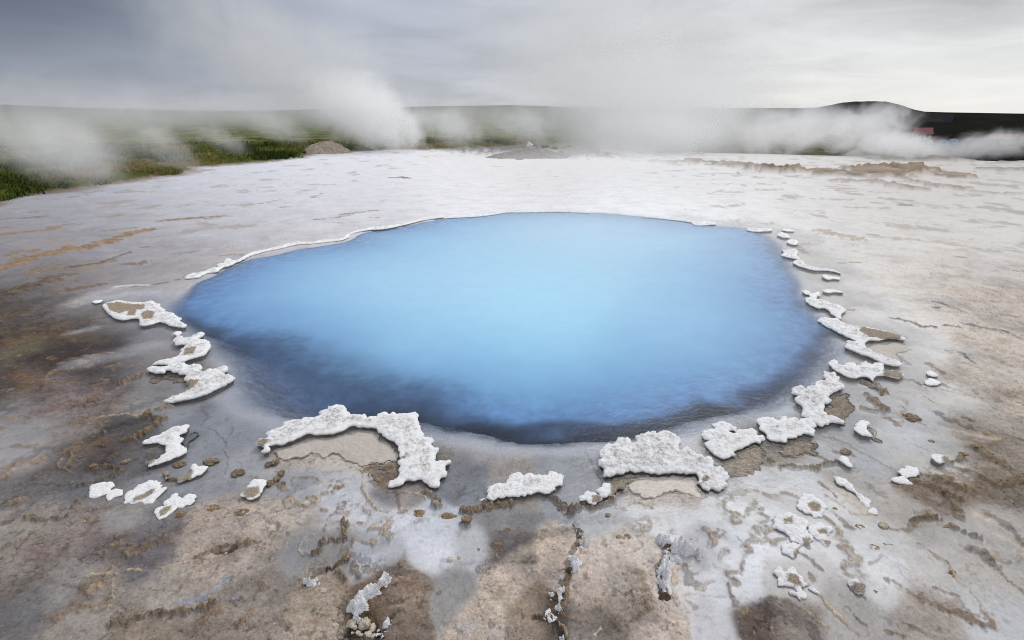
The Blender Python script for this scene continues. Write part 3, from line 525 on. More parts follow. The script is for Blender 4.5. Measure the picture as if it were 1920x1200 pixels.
# ------------------------------------------------------------------ sinter crusts along the rim and in the shallows
n = N('white_sinter'); pos = n('ShaderNodeNewGeometry').outputs['Position']; edge = n.attr('edge'); brn = n.attr('brown')
a = n.noise(pos, 46, 6, .75); bb = n.noise(pos, 190, 4, .75); c_ = n.noise(pos, 12, 4, .6)
inner = n.math('MULTIPLY', n.range(n.math('ADD', edge, n.math('MULTIPLY', n.math('SUBTRACT', c_, .5), .06)), .006, .042), n.range(n.math('ADD', n.math('MULTIPLY', a, .6), n.math('MULTIPLY', bb, .55)), .50, .66))
col = n.mix(n.math('MULTIPLY', n.math('MULTIPLY', inner, n.range(n.noise(pos, 17, 3, .6), .38, .60)), .88), tuple(lin((244, 244, 245))), tuple(lin((158, 150, 141))))
pit = n.math('MULTIPLY', n.range(bb, .42, .34), n.range(edge, .004, .03))
col = n.mix(n.math('MULTIPLY', pit, .5), col, tuple(lin((120, 110, 100))))
bmask = n.range(n.math('ADD', brn, n.math('MULTIPLY', n.math('SUBTRACT', n.math('ADD', n.math('MULTIPLY', a, .5), n.math('MULTIPLY', bb, .5)), .5), 1.6)), .30, .62)
bcol = n.mix(n.range(bb, .35, .65), tuple(lin((96, 78, 58))), tuple(lin((176, 158, 134))))
col = n.mix(n.math('MULTIPLY', bmask, .92), col, bcol)
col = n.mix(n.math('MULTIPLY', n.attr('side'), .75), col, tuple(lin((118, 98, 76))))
hgt = n.math('ADD', n.math('MULTIPLY', a, .9), n.math('ADD', n.math('MULTIPLY', bb, .5), c_))
bump = n('ShaderNodeBump', None, Strength=1.0, Distance=.012, Height=hgt).outputs[0]
M_CRUST = n.out(n('ShaderNodeBsdfPrincipled', None, Base_Color=col, Roughness=.85, Normal=bump).outputs[0])

def earth(name, c0, c1, c2, rough=.9, sc_=1.0, strength=.9, spec=.3):
    n = N(name); pos = n('ShaderNodeNewGeometry').outputs['Position']
    a = n.noise(pos, 40 * sc_, 5, .75); bb = n.noise(pos, 170 * sc_, 3, .7)
    col = n.ramp(n.math('ADD', n.math('MULTIPLY', a, .55), n.math('MULTIPLY', bb, .45)), [(.36, lin(c0)), (.5, lin(c1)), (.66, lin(c2))])
    bump = n('ShaderNodeBump', None, Strength=strength, Distance=.01 / sc_, Height=n.math('ADD', a, n.math('MULTIPLY', bb, .5))).outputs[0]
    b_ = n('ShaderNodeBsdfPrincipled', None, Base_Color=col, Roughness=rough, Normal=bump); b_.inputs['Specular IOR Level'].default_value = spec
    return n.out(b_.outputs[0])
M_MAT = earth('algae_brown', (84, 70, 55), (136, 118, 97), (192, 180, 160))
M_SILT = earth('tan_silt', (182, 170, 159), (200, 189, 178), (212, 203, 194), .55, 1, .25)
M_KNOB = earth('knob_brown', (74, 58, 42), (128, 106, 80), (196, 178, 150))
M_DARKPAD = earth('drowned_grey', (92, 92, 98), (112, 112, 117), (128, 128, 132), .6, 1, .3)
M_SALT = earth('salt_white', (176, 172, 170), (232, 231, 233), (246, 246, 247), .85, 1, 1)
M_CRACK = earth('dark_crack_earth', (40, 35, 30), (84, 70, 54), (138, 120, 96))
M_STONE = earth('pale_stone', (120, 104, 86), (186, 174, 158), (226, 220, 210))

def ground_at(x, y):
    k = (x * x + y * y) ** .5; d_ = math.atan2(EYE, k); a_ = math.atan2(x, y)
    i = int(np.argmin(np.abs(rr - k))); j = int(np.argmin(np.abs(az - a_))); return float(gz[i * NA + j])

GZ = gz.reshape(NR, NA)
def ground_many(x, y):
    i = np.clip(np.searchsorted(rr, np.hypot(x, y)), 0, NR - 1); j = np.clip(np.searchsorted(az, np.arctan2(x, y)), 0, NA - 1); return GZ[i, j]
def plate(name, P, mat, thick, parent=None, brown=(), origin=None, wob=1.0, rim=0.0, under=1.0, z0=None, mat_like=False, tau=.045):
    """a crust: traced outline with fine scallops, knobbly top, rounded lip, undercut below"""
    thick = thick * (.50 if not mat_like else .6)
    if not mat_like and np.ptp(P, axis=0).max() < .45: thick *= .85
    ctr = P.mean(0) if origin is None else np.asarray(origin)
    dist = np.hypot(*P.mean(0)); px = max(mesh_step(dist) * .5 + dist * .0012, .0035)
    cell = min(max(px, .004), .05)
    ext = np.ptp(P, axis=0).max(); cell = max(cell, ext / 110); cell = min(cell, ext / 9)
    B = smooth_poly(P, cell * 1.0)
    t = np.roll(B, -1, 0) - np.roll(B, 1, 0); nn = np.stack([t[:, 1], -t[:, 0]], 1) / (np.linalg.norm(t, axis=1)[:, None] + 1e-9)
    area = .5 * np.sum(B[:, 0] * np.roll(B[:, 1], -1) - np.roll(B[:, 0], -1) * B[:, 1])
    if area < 0: nn = -nn
    sca = np.abs(perlin(B[:, 0] / .055, B[:, 1] / .055, 401)) * .018 - .005 + np.abs(perlin(B[:, 0] / .022, B[:, 1] / .022, 402)) * .012 - .003
    sca = 1.35 * sca * wob * min(1, ext / .14) + fbm(B[:, 0], B[:, 1], .09, 3, 406) * .07 * min(ext, .22) * (ext < .5)
    if mat_like: sca = sca + .034 * fbm(B[:, 0], B[:, 1], .12, 5, 405, None, .75) * min(1, ext / .4)
    sca = (2 * sca + np.roll(sca, 1) + np.roll(sca, -1)) / 4
    B = B + nn * sca[:, None]
    lo, hi = B.min(0), B.max(0)
    X, Y = np.meshgrid(np.arange(lo[0], hi[0], cell), np.arange(lo[1], hi[1], cell * .87)); X = X + (np.arange(X.shape[0]) % 2)[:, None] * cell * .5
    X = X.ravel() + RNG.uniform(-.2, .2, X.size) * cell; Y = Y.ravel() + RNG.uniform(-.2, .2, Y.size) * cell
    d_ = sdist(X, Y, B); k = d_ > .6 * cell; X, Y, d_ = X[k], Y[k], d_[k]
    nb = len(B); pts = [Vector(p) for p in B] + [Vector((a_, b_)) for a_, b_ in zip(X, Y)]
    vo, _, fo, ov, _, _ = delaunay_2d_cdt(pts, [(i, (i + 1) % nb) for i in range(nb)], [], 1, 1e-7)
    org = np.array([o[0] if o else -1 for o in ov]); V2 = np.array([(v.x, v.y) for v in vo])
    dist_b = np.zeros(len(V2)); m = org >= nb; dist_b[m] = d_[org[m] - nb]
    bill = 1 - np.abs(perlin(V2[:, 0] / .075, V2[:, 1] / .075, 411)) * 2
    bill2 = 1 - np.abs(perlin(V2[:, 0] / .032, V2[:, 1] / .032, 412)) * 2
    fine = fbm(V2[:, 0], V2[:, 1], .02, 3, 413, None, .7)
    ins = sm(0, .03, dist_b)
    base = z0 if z0 is not None else max(0.0, min(ground_at(*P.mean(0)), .02))
    top = base + thick * (.62 + .38 * (1 - np.exp(-dist_b / (.30 * thick + .003)))) + (bill * .16 + bill2 * .26) * min(thick, .03) * (.3 + .7 * ins) + fine * .34 * min(thick, .03)
    if mat_like:
        base = np.maximum(ground_many(V2[:, 0], V2[:, 1]), -.014)
        top = base - .010 + (thick * .7 + .010) * (1 - np.exp(-dist_b / tau)) + (bill * .35 + bill2 * .3 + fine * .4) * thick * ins
    top = top - rim * sm(.02, .07, dist_b)
    f = np.array([list(t_) for t_ in fo if len(t_) == 3])
    # boundary vertices in order, for the side wall
    where = {int(o): i for i, o in enumerate(org) if 0 <= o < nb}; ring = [where[i] for i in range(nb) if i in where]
    Bn = np.array([nn[i] for i in range(nb) if i in where]); RB = V2[ring]; zt = top[ring]
    Vs = [np.column_stack([V2, top])]; off = len(V2); prev = np.array(ring); Fs = [f]
    side = [np.zeros(len(V2))]
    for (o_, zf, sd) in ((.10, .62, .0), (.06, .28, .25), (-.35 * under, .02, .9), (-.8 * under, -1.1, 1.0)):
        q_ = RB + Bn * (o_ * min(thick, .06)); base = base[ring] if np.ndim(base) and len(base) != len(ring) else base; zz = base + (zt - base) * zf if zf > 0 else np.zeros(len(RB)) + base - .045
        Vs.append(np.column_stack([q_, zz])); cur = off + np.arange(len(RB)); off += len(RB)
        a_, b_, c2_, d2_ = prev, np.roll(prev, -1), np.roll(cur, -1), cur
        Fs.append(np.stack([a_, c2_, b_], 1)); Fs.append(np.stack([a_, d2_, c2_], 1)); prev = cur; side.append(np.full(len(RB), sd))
    Vall = np.concatenate(Vs); Fall = np.concatenate(Fs)
    e = np.concatenate([dist_b, np.zeros(len(Vall) - len(V2))])
    e = e * np.clip(ext / .55, .3, 1)
    br = np.zeros(len(Vall))
    for bp in brown:
        br = np.maximum(br, sm(-.03, .03, sdist(Vall[:, 0] , Vall[:, 1], bp)))
    br[len(V2):] *= .6
    # face orientation: top should look up
    v0, v1, v2 = Vall[f[0, 0]], Vall[f[0, 1]], Vall[f[0, 2]]
    if np.cross(v1 - v0, v2 - v0)[2] < 0: Fall = Fall[:, ::-1]
    if (area < 0):
        Fall[len(f):] = Fall[len(f):, ::-1]
    loc = np.array([ctr[0], ctr[1], 0.0])
    Vall = Vall - loc
    o = mesh_np(name, Vall, Fall, mat, dict(edge=e, brown=br, side=np.concatenate(side)), parent=parent)
    if parent is None: o.location = loc
    return o
GR_RIM = 'white sinter crusts round the blue pool'
def crust(t, pts, label, thick=.030, brown=(), parts=(), name='sinter_crust', mat=None, group=GR_RIM, rim=0.0, cat='sinter crust', wob=1.0, under=1.0, z0=None):
    P = tw(t, pts); br = [tw(bt, bp) for bt, bp in brown]
    o = plate(name, P, mat or M_CRUST, thick, None, br, rim=rim, wob=wob, under=under, z0=z0)
    tag(o, label, cat, group)
    for (pn, pt, pp, pm, pth) in parts:
        plate(pn, tw(pt, pp), pm, pth, o, (), origin=P.mean(0), wob=1.5 if pm is M_MAT else .6, under=.2, mat_like=True)
    return o
crust('B2', [(0,792),(0,765),(30,745),(75,740),(90,720),(72,705),(95,685),(140,668),(190,650),(205,625),(270,602),(340,597),(400,585),(470,575),(495,560),(478,545),(500,530),(530,525),(545,500),(600,490),(640,486),(678,505),(693,545),(690,575),(720,556),(770,558),(790,570),(820,562),(835,585),(860,573),(905,578),(930,552),(980,547),(1005,558),(1030,540),(1060,555),(1105,548),(1160,546),(1203,545),(1215,580),(1222,622),(1238,650),(1240,682),(1260,700),(1264,727),(1300,733),(1326,755),(1318,785),(1350,812),(1364,835),(1350,880),(1354,908),(1400,903),(1448,912),(1424,945),(1428,985),(1436,1022),(1390,1036),(1380,1062),(1368,1102),(1325,1100),(1290,1075),(1250,1050),(1190,1045),(1130,1055),(1080,1085),(1030,1102),(990,1095),(1010,1068),(1050,1040),(1078,985),(1082,920),(1072,840),(1040,775),(985,735),(930,690),(870,655),(800,652),(740,640),(690,660),(620,690),(540,705),(460,708),(390,700),(340,722),(280,745),(235,765),(180,785),(130,780),(95,800),(110,830),(60,850),(40,835),(70,810)],
      'broad white popcorn crust arching round a tan silt basin at the near rim', .036, [('B2',[(0,770),(60,750),(110,770),(60,800),(20,800)]),('B2',[(1080,890),(1140,870),(1120,910)]),('B2',[(1240,950),(1290,950),(1270,965)])],
      [('silt_basin','B2',[(130,800),(220,775),(300,748),(400,708),(540,712),(680,668),(760,650),(860,662),(920,695),(985,745),(1040,790),(1062,870),(960,890),(860,890),(800,920),(700,880),(620,820),(540,815),(500,850),(430,812),(330,845),(190,865)],M_SILT,.010),
       ('algae_mat','B2',[(808,940),(850,900),(930,890),(1000,880),(1070,880),(1082,960),(1040,1040),(1000,1000),(950,950),(900,950)],M_MAT,.020),
       ('algae_mat','B2',[(850,980),(900,960),(960,990),(1005,1060),(985,1095),(930,1090),(870,1060),(840,1020)],M_MAT,.022),
       ('algae_mat','B2',[(1270,1070),(1330,1100),(1370,1100),(1385,1160),(1370,1210),(1330,1200),(1300,1150),(1240,1110)],M_MAT,.022)])
crust('S', [(903,941),(914,928),(912,916),(922,912),(936,911),(950,903),(956,894),(966,891),(975,891),(983,898),(989,893),(997,890),(1006,894),(1014,892),(1024,896),(1031,889),(1040,887),(1050,890),(1059,898),(1056,907),(1046,914),(1043,922),(1030,924),(1005,926),(980,929),(952,933),(925,938)],
      'narrow white crust bar closing the grey inlet at the near rim', .034, [], [('algae_mat','S',[(1028,923),(1043,922),(1054,932),(1064,944),(1060,955),(1046,945),(1036,934)],M_MAT,.022),('algae_mat','S',[(870,962),(880,950),(905,945),(930,940),(958,936),(956,945),(930,955),(905,964),(885,970)],M_MAT,.018)])
crust('B3', [(650,940),(672,955),(690,972),(680,1003),(700,1032),(760,1017),(830,997),(900,980),(960,985),(1050,1000),(1130,1002),(1220,995),(1300,1000),(1370,1005),(1400,1035),(1388,1070),(1410,1088),(1440,1120),(1480,1137),(1492,1112),(1530,1127),(1580,1112),(1606,1090),(1600,1060),(1613,1030),(1600,985),(1560,958),(1512,950),(1510,912),(1480,886),(1430,880),(1420,865),(1385,858),(1350,835),(1320,808),(1290,812),(1260,832),(1250,795),(1257,755),(1230,720),(1190,700),(1130,686),(1090,698),(1060,692),(1000,702),(935,722),(922,745),(938,768),(900,772),(882,748),(830,742),(780,752),(752,785),(700,788),(684,820),(690,835),(655,842),(648,870),(668,900)],
      'large white crust with a double humped outline right of the grey inlet', .046, [('B3',[(1420,1060),(1460,1030),(1470,1070),(1430,1090)])],
      [('algae_mat','B3',[(720,1030),(830,1000),(930,985),(925,1010),(870,1040),(830,1070),(760,1060)],M_MAT,.026),('silt_basin','B3',[(880,1050),(960,990),(1100,1005),(1290,1003),(1385,1020),(1390,1085),(1440,1140),(1380,1130),(1260,1105),(1150,1120),(1040,1150),(940,1120)],M_SILT,.008)])
crust('B3', [(1055,925),(1100,980)], '', .02) if False else None
crust('B3', [(660,1140),(680,1105),(720,1085),(770,1090),(800,1065),(835,1075),(840,1100),(800,1120),(770,1140),(760,1165),(700,1175)], 'knobbly pale crust lump at the right foot of the grey inlet', .034, [('B3',[(740,1080),(850,1060),(850,1120),(740,1180)])], [], wob=1.4)
crust('B3', [(510,1180),(540,1150),(580,1140),(630,1155),(665,1180),(650,1210),(600,1215),(540,1200)], 'small round pale crust lump at the bottom of the grey inlet', .030, [('B3',[(600,1170),(670,1170),(670,1220),(600,1220)])], [], wob=1.4)
crust('B3', [(1420,690),(1470,678),(1515,666),(1518,645),(1535,625),(1590,620),(1642,630),(1670,658),(1662,676),(1620,682),(1650,695),(1690,702),(1725,675),(1780,668),(1820,695),(1830,708),(1880,722),(1892,745),(1862,772),(1800,768),(1745,790),(1695,830),(1672,866),(1600,884),(1550,875),(1500,840),(1458,805),(1472,762),(1438,738)],
      'white three lobed crust with a brown mat trailing from its near side', .042, [], [('algae_mat','B3',[(1600,890),(1680,850),(1700,828),(1748,792),(1860,778),(1905,810),(1890,870),(1855,930),(1800,970),(1700,985),(1610,975),(1565,940)],M_MAT,.018)])
crust('B4', [(-88,600),(-60,578),(-20,582),(0,573),(40,575),(70,597),(90,595),(120,580),(150,606),(170,585),(210,580),(235,605),(262,585),(310,590),(347,622),(352,650),(330,662),(357,692),(350,717),(290,710),(230,715),(172,735),(110,765),(72,773),(20,758),(0,740),(-30,705),(-60,665),(-75,640)],
      'white scalloped crust with a straight brown underside, right of the three lobed one', .040, [], [('algae_mat','B4',[(80,775),(120,765),(175,738),(240,718),(310,722),(350,745),(330,780),(370,820),(300,810),(200,840),(140,830)],M_MAT,.018)])
crust('B4', [(413,272),(430,245),(460,252),(490,248),(502,270),(532,285),(526,320),(560,343),(572,362),(512,382),(470,410),(440,432),(478,460),(422,480),(405,510),(440,560),(500,582),(530,598),(567,612),(560,630),(520,622),(480,620),(450,632),(400,640),(370,630),(310,600),(262,560),(248,525),(268,510),(215,470),(193,440),(232,425),(180,400),(170,375),(210,353),(262,350),(282,372),(300,348),(342,350),(350,322),(390,310),(432,300)],
      'jagged white crust standing out into the pool at its right corner', .044, [], [('algae_mat','B4',[(440,440),(500,390),(570,365),(612,380),(640,465),(605,505),(575,605),(500,580),(440,556),(410,512),(430,482),(480,470)],M_MAT,.020)])
crust('B4', [(452,195),(465,160),(500,150),(530,163),(545,188),(580,173),(640,175),(652,195),(690,190),(708,196),(705,168),(730,160),(768,180),(800,168),(850,185),(862,215),(900,232),(960,240),(1005,262),(985,290),(900,272),(850,260),(800,278),(780,302),(740,282),(690,275),(640,280),(590,270),(520,237)],
      'long white crust ending in curled fingers on the right bank', .042, [('B4',[(860,225),(1005,250),(990,292),(860,262)])], [('algae_mat','B4',[(690,280),(780,300),(850,340),(890,370),(850,385),(800,340),(740,310)],M_MAT,.016)])
crust('A8', [(380,812),(410,788),(470,800),(520,800),(560,832),(640,858),(720,866),(820,885),(920,910),(1000,935),(1022,957),(950,950),(880,950),(815,963),(760,962),(722,985),(725,1012),(780,1045),(840,1072),(900,1098),(960,1112),(1002,1140),(972,1153),(900,1146),(830,1122),(760,1086),(680,1060),(602,1025),(573,1003),(600,985),(585,965),(640,975),(658,968),(570,925),(500,890),(430,850)],
      'longest flat white ledge on the right bank, wrapped round a tan hollow', .040, [('A8',[(700,870),(1000,930),(980,955),(760,950),(680,900)])], [('silt_basin','A8',[(728,1010),(770,972),(830,965),(960,955),(1080,980),(1102,1000),(1000,1020),(970,1032),(995,1095),(960,1108),(840,1066),(780,1040)],M_SILT,.010)])
crust('A8', [(278,645),(320,638),(370,650),(440,668),(490,690),(522,695),(578,730),(552,760),(545,792),(518,795),(480,760),(430,722),(370,716),(310,692),(296,675)], 'pale wedge shaped ledge jutting into the pool on the right bank', .036)
crust('A8', [(250,592),(290,583),(330,605),(382,598),(362,640),(330,637),(290,615)], 'small white hook shaped ledge at the right pool edge', .034)
crust('A8', [(413,588),(440,577),(500,580),(572,602),(500,597),(450,602)], 'thin white sliver ledge behind the hook shaped ledge', .028)
crust('A8', [(400,477),(425,465),(470,480),(530,485),(538,500),(480,497),(440,500)], 'little white island ledge in the shallow bay of the right bank', .032)
crust('A8', [(185,375),(220,355),(260,363),(282,388),(330,408),(400,418),(470,428),(510,440),(545,457),(500,444),(430,434),(340,432),(280,417),(230,402)], 'white ledge tapering to a thin tail along the right pool edge', .034)
crust('A8', [(105,275),(130,288),(160,274),(222,285),(217,320),(242,348),(180,343),(98,322),(116,305)], 'blocky white ledge with two points above the tapering one', .036)
crust('A8', [(143,212),(180,200),(222,215),(217,242),(160,232)], 'small square white ledge near the far right of the pool', .036)
crust('A8', [(68,165),(100,148),(150,168),(157,188),(100,182)], 'small drop shaped white ledge near the far right of the pool', .036)
crust('A8', [(105,122),(160,125),(200,135),(160,140),(115,133)], 'flat grey white ledge farthest along the right pool edge', .034)
crust('A7', [(1755,127),(1800,113),(1850,122),(1920,118),(1952,134),(1885,140),(1840,143),(1780,138)], 'white double ledge where the far edge turns to the right bank', .044)
crust('A7', [(1348,72),(1400,62),(1520,73),(1482,90),(1420,96),(1368,91)], 'white leaf shaped ledge on the far pool edge', .044)
crust('A5', [(1392,497),(1440,474),(1520,458),(1600,428),(1660,414),(1690,368),(1720,355),(1745,368),(1780,376),(1742,402),(1672,424),(1632,454),(1550,467),(1492,497),(1402,507)], 'long white lobed ledge on the far left pool edge', .042)
# the thin lip along the far edge: three lengths
def lip(pts, label, wd=7):
    a = np.array(pts, float); w = np.array([wd * (.15 + .75 * random.random()) for _ in a]); w[0] = w[-1] = 1.5
    up_ = np.column_stack([a[:, 0], a[:, 1] - w]); lo_ = np.column_stack([a[:, 0], a[:, 1] + 1.5])
    crust('S', np.concatenate([up_, lo_[::-1]]), label, .040, under=1.0)
lip([(410,501),(440,496),(470,482),(500,473),(530,467),(560,460),(585,459),(610,456),(640,452),(655,446)], 'thin pale lip of crust along the left part of the far edge', 6)
lip([(648,447),(662,439),(690,433),(720,431),(750,425),(775,419),(800,413),(830,409)], 'thin pale lip of crust in the middle of the far left edge', 5)
lip([(832,409),(850,408),(890,406),(925,402),(950,398),(985,398),(1020,397),(1060,397),(1100,399)], 'thin pale lip of crust along the farthest edge under the steam', 3.5)
lip([(1205,407),(1220,408),(1250,411),(1285,415),(1310,420),(1340,421)], 'thin pale lip of crust right of the steamy far edge', 4)
# left bank
crust('A5', [(778,692),(820,680),(880,662),(960,673),(1050,680),(1150,668),(1165,688),(1207,690),(1200,710),(1232,728),(1242,750),(1290,758),(1303,775),(1330,778),(1358,800),(1356,820),(1388,835),(1408,850),(1380,866),(1330,860),(1272,850),(1250,832),(1200,822),(1120,846),(1060,847),(1040,802),(1000,797),(920,806),(860,792),(820,767),(790,732)],
      'white comb edged crust topped with rusty brown patches on the left bank', .042, [('A5',[(800,690),(900,685),(1000,700),(1090,700),(1085,735),(990,740),(900,770),(830,745)]),('A5',[(1060,770),(1120,745),(1165,755),(1150,805),(1080,815)]),('A5',[(970,740),(1030,735),(1020,780),(960,790)])])
crust('A5', [(1298,907),(1330,892),(1362,903),(1332,922)], 'tiny white button crust below the comb edged one', .026)
crust('A5', [(1305,952),(1340,935),(1420,945),(1460,920),(1522,910),(1530,927),(1490,950),(1552,960),(1567,977),(1582,1002),(1565,1042),(1530,1072),(1460,1092),(1360,1122),(1250,1142),(1150,1142),(1232,1115),(1322,1093),(1372,1030),(1402,992),(1330,992)],
      'white wing shaped crust with a sharp dark lower edge on the left bank', .044, [('A5',[(1390,1040),(1480,1020),(1460,1070),(1380,1090)])])
crust('B1', [(1103,222),(1150,205),(1240,205),(1290,178),(1370,175),(1430,200),(1450,185),(1512,193),(1512,217),(1482,232),(1530,242),(1560,225),(1640,215),(1682,193),(1707,213),(1692,242),(1652,242),(1692,262),(1742,270),(1762,285),(1742,312),(1682,342),(1612,377),(1550,407),(1452,437),(1370,452),(1270,467),(1240,462),(1292,430),(1372,395),(1422,345),(1380,290),(1402,270),(1302,235),(1252,225),(1232,247),(1172,247)],
      'large white forked crust, nearest of the big ones on the left bank', .046, [('B1',[(1400,320),(1500,310),(1460,370),(1350,430),(1300,440),(1400,370)])], [('algae_mat','B1',[(1110,270),(1170,250),(1240,248),(1290,240),(1370,265),(1380,290),(1330,280),(1230,262),(1160,290)],M_MAT,.016)])
crust('B1', [(1100,762),(1160,720),(1230,690),(1290,658),(1380,640),(1412,655),(1402,690),(1350,713),(1382,745),(1360,785),(1387,807),(1382,842),(1320,872),(1262,902),(1200,917),(1140,937),(1100,932),(1093,905),(1150,900),(1212,880),(1242,850),(1242,790),(1212,768),(1150,765)],
      'white crescent crust cupping a grey hollow in the left shallows', .030, [('B1',[(1090,890),(1180,900),(1130,940),(1090,935)])], [('drowned_rim','B1',[(1385,720),(1400,690),(1440,662),(1475,660),(1478,690),(1440,720),(1420,760),(1390,790),(1365,780)],M_DARKPAD,.006)])
crust('B1', [(1430,962),(1450,930),(1500,933),(1537,960),(1522,992),(1470,1012),(1420,1042),(1350,1052),(1290,1032),(1230,1052),(1208,1000),(1260,983),(1282,1020),(1350,1032),(1402,1010)], 'brown crescent crust with one white end in the left shallows', .026, [('B1',[(1190,970),(1300,990),(1400,1000),(1440,960),(1450,1000),(1420,1060),(1200,1070)])], rim=.004)
GR_D = 'white sinter discs in the shallows'
crust('B1', [(665,1150),(680,1110),(720,1075),(780,1060),(842,1070),(852,1095),(822,1132),(770,1162),(700,1182),(668,1177)], 'oval white disc with a bluish hollow, left end of the disc row', .020, rim=.010, cat='sinter disc', name='sinter_disc', group=GR_D)
crust('B1', [(803,1170),(830,1130),(890,1113),(932,1130),(922,1157),(870,1172),(825,1197)], 'smaller white oval disc beside the bluish hollowed one', .018, rim=.004, cat='sinter disc', name='sinter_disc', group=GR_D)
crust('B1', [(928,1172),(960,1130),(1050,1095),(1110,1050),(1140,1038),(1200,1053),(1222,1080),(1202,1112),(1227,1135),(1192,1172),(1120,1227),(1040,1225),(970,1230),(935,1215)], 'long white disc with a dark brown streaked core in the left shallows', .022, [('B1',[(1000,1190),(1060,1150),(1110,1130),(1170,1120),(1150,1150),(1090,1190),(1010,1215)])], rim=.010, cat='sinter disc', name='sinter_disc', group=GR_D)
crust('C1', [(1230,192),(1260,150),(1280,115),(1320,100),(1345,113),(1345,140),(1362,150),(1400,110),(1442,103),(1457,130),(1447,167),(1400,197),(1340,217),(1290,207),(1250,207)], 'white heart shaped disc in the left shallows', .020, rim=.006, cat='sinter disc', name='sinter_disc', group=GR_D)
crust('C1', [(1170,262),(1190,225),(1240,205),(1300,200),(1342,205),(1320,237),(1290,262),(1250,292),(1200,312),(1175,292)], 'white ring with a dark core below the heart shaped disc', .014, [('C1',[(1195,260),(1240,222),(1290,212),(1280,245),(1240,275),(1205,290)])], rim=.008, cat='sinter disc', name='sinter_disc', group=GR_D)
crust('C1', [(1810,105),(1840,70),(1862,42),(1900,10),(1960,0),(2002,0),(2012,20),(1990,60),(1960,112),(1920,147),(1860,147),(1820,122)], 'white capped tan disc left of the broad arching crust', .020, [('C1',[(1820,110),(1860,70),(1940,60),(1950,110),(1900,140),(1850,140)])], rim=.006, cat='sinter disc', name='sinter_disc', group=GR_D)
# right foreground
crust('C4', [(210,192),(230,150),(290,113),(340,125),(382,150),(422,190),(442,220),(410,242),(402,282),(350,287),(320,265),(250,247),(215,217)], 'round white disc with a straw brown core on the right', .026, [('C4',[(290,190),(340,170),(390,210),(390,245),(320,240)])], rim=.006, cat='sinter disc', name='sinter_disc', group=GR_D)
crust('C4', [(25,342),(40,300),(90,275),(150,260),(202,275),(240,310),(287,330),(292,370),(270,390),(302,430),(312,500),(290,527),(250,515),(200,492),(160,470),(130,430),(80,390),(38,375)], 'largest white lumpy disc of the right foreground cluster', .034, [('C4',[(110,320),(170,310),(180,350),(120,360)]),('C4',[(250,470),(310,460),(310,530),(260,520)])], cat='sinter disc', name='sinter_disc', group=GR_D)
crust('C4', [(290,382),(320,350),(380,338),(440,355),(482,385),(477,420),(455,447),(472,490),(430,512),(380,470),(330,430)], 'white notched disc touching the largest one on the right', .028, [('C4',[(360,400),(430,385),(440,420),(380,430)]),('C4',[(400,470),(470,480),(440,515)])], rim=.004, cat='sinter disc', name='sinter_disc', group=GR_D)
crust('C4', [(97,547),(120,510),(170,493),(227,505),(242,530),(212,570),(192,607),(150,592),(110,572)], 'small white disc below the largest one on the right', .028, [('C4',[(180,570),(220,540),(230,590),(190,610)])], cat='sinter disc', name='sinter_disc', group=GR_D)
crust('C4', [(43,717),(90,695),(130,705),(180,703),(227,725),(247,760),(282,800),(267,832),(240,860),(267,912),(240,942),(190,912),(153,885),(180,860),(140,830),(90,790),(48,750)], 'ragged white crust with a grey brown middle at the lower right', .032, [('C4',[(130,740),(210,760),(240,830),(190,830),(140,790)])], cat='sinter crust', group=None, wob=1.6)
crust('C4', [(300,842),(330,838),(385,880),(352,878)], 'white splinter of crust beside the ragged lower right crust', .018, group=None)
crust('C4', [(483,-22),(530,-17),(582,13),(632,48),(692,108),(742,158),(764,195),(747,217),(710,197),(680,152),(640,107),(580,62),(520,32)], 'long white stick of crust lying on tan ground on the right', .030, group=None, wob=.6)
crust('C4', [(748,242),(790,228),(822,265),(800,277),(755,267)], 'small white crumb at the lower end of the crust stick', .020, group=None)
crust('B4', [(650,660),(665,620),(720,606),(760,618),(747,650),(762,690),(787,717),(730,717),(680,702)], 'white teardrop crust with a brown half on the right shallows', .030, [], [('algae_mat','B4',[(748,650),(765,622),(805,665),(848,728),(787,717),(762,690)],M_MAT,.024)], group=None)
crust('B4', [(985,992),(1000,960),(1050,943),(1100,950),(1132,975),(1132,1012),(1080,1027),(1030,1027)], 'white disc dimpled in the middle beside the brown crumbled patch', .024, rim=.004, cat='sinter disc', name='sinter_disc', group=GR_D)
crust('B4', [(918,1042),(960,1030),(1020,1028),(1067,1060),(1072,1082),(1000,1077),(940,1060)], 'white cap crust with a brown skirt near the dimpled disc', .026, [], [('algae_mat','B4',[(912,1068),(940,1062),(1000,1080),(1070,1084),(1060,1130),(1020,1145),(960,1115)],M_MAT,.014)], group=None)
crust('B4', [(1215,895),(1260,880),(1322,885),(1342,910),(1310,942),(1260,937)], 'grey white flat disc at the head of the brown crumbled patch', .022, [('B4',[(1300,890),(1350,890),(1340,945),(1300,930)])], cat='sinter disc', name='sinter_disc', group=GR_D)
crust('B4', [(530,890),(550,868),(590,880),(612,910),(642,952),(600,947),(560,917)], 'white tongue at the end of the brown crumb ridge on the right', .022, group=None)
crust('B4', [(1180,240),(1210,228),(1262,245),(1272,264),(1220,267)], 'upper of two white buttons on the right bank', .024, group=None)
crust('B4', [(1173,300),(1210,285),(1252,295),(1292,315),(1240,337),(1190,327)], 'lower of two white buttons on the right bank', .024, group=None)
crust('A5', [(695,668),(730,655),(770,655),(750,672),(710,680)], 'small pale chip on the grey flat left of the comb edged crust', .024, group=None)
print('crusts', round(time.time() - T0, 1))
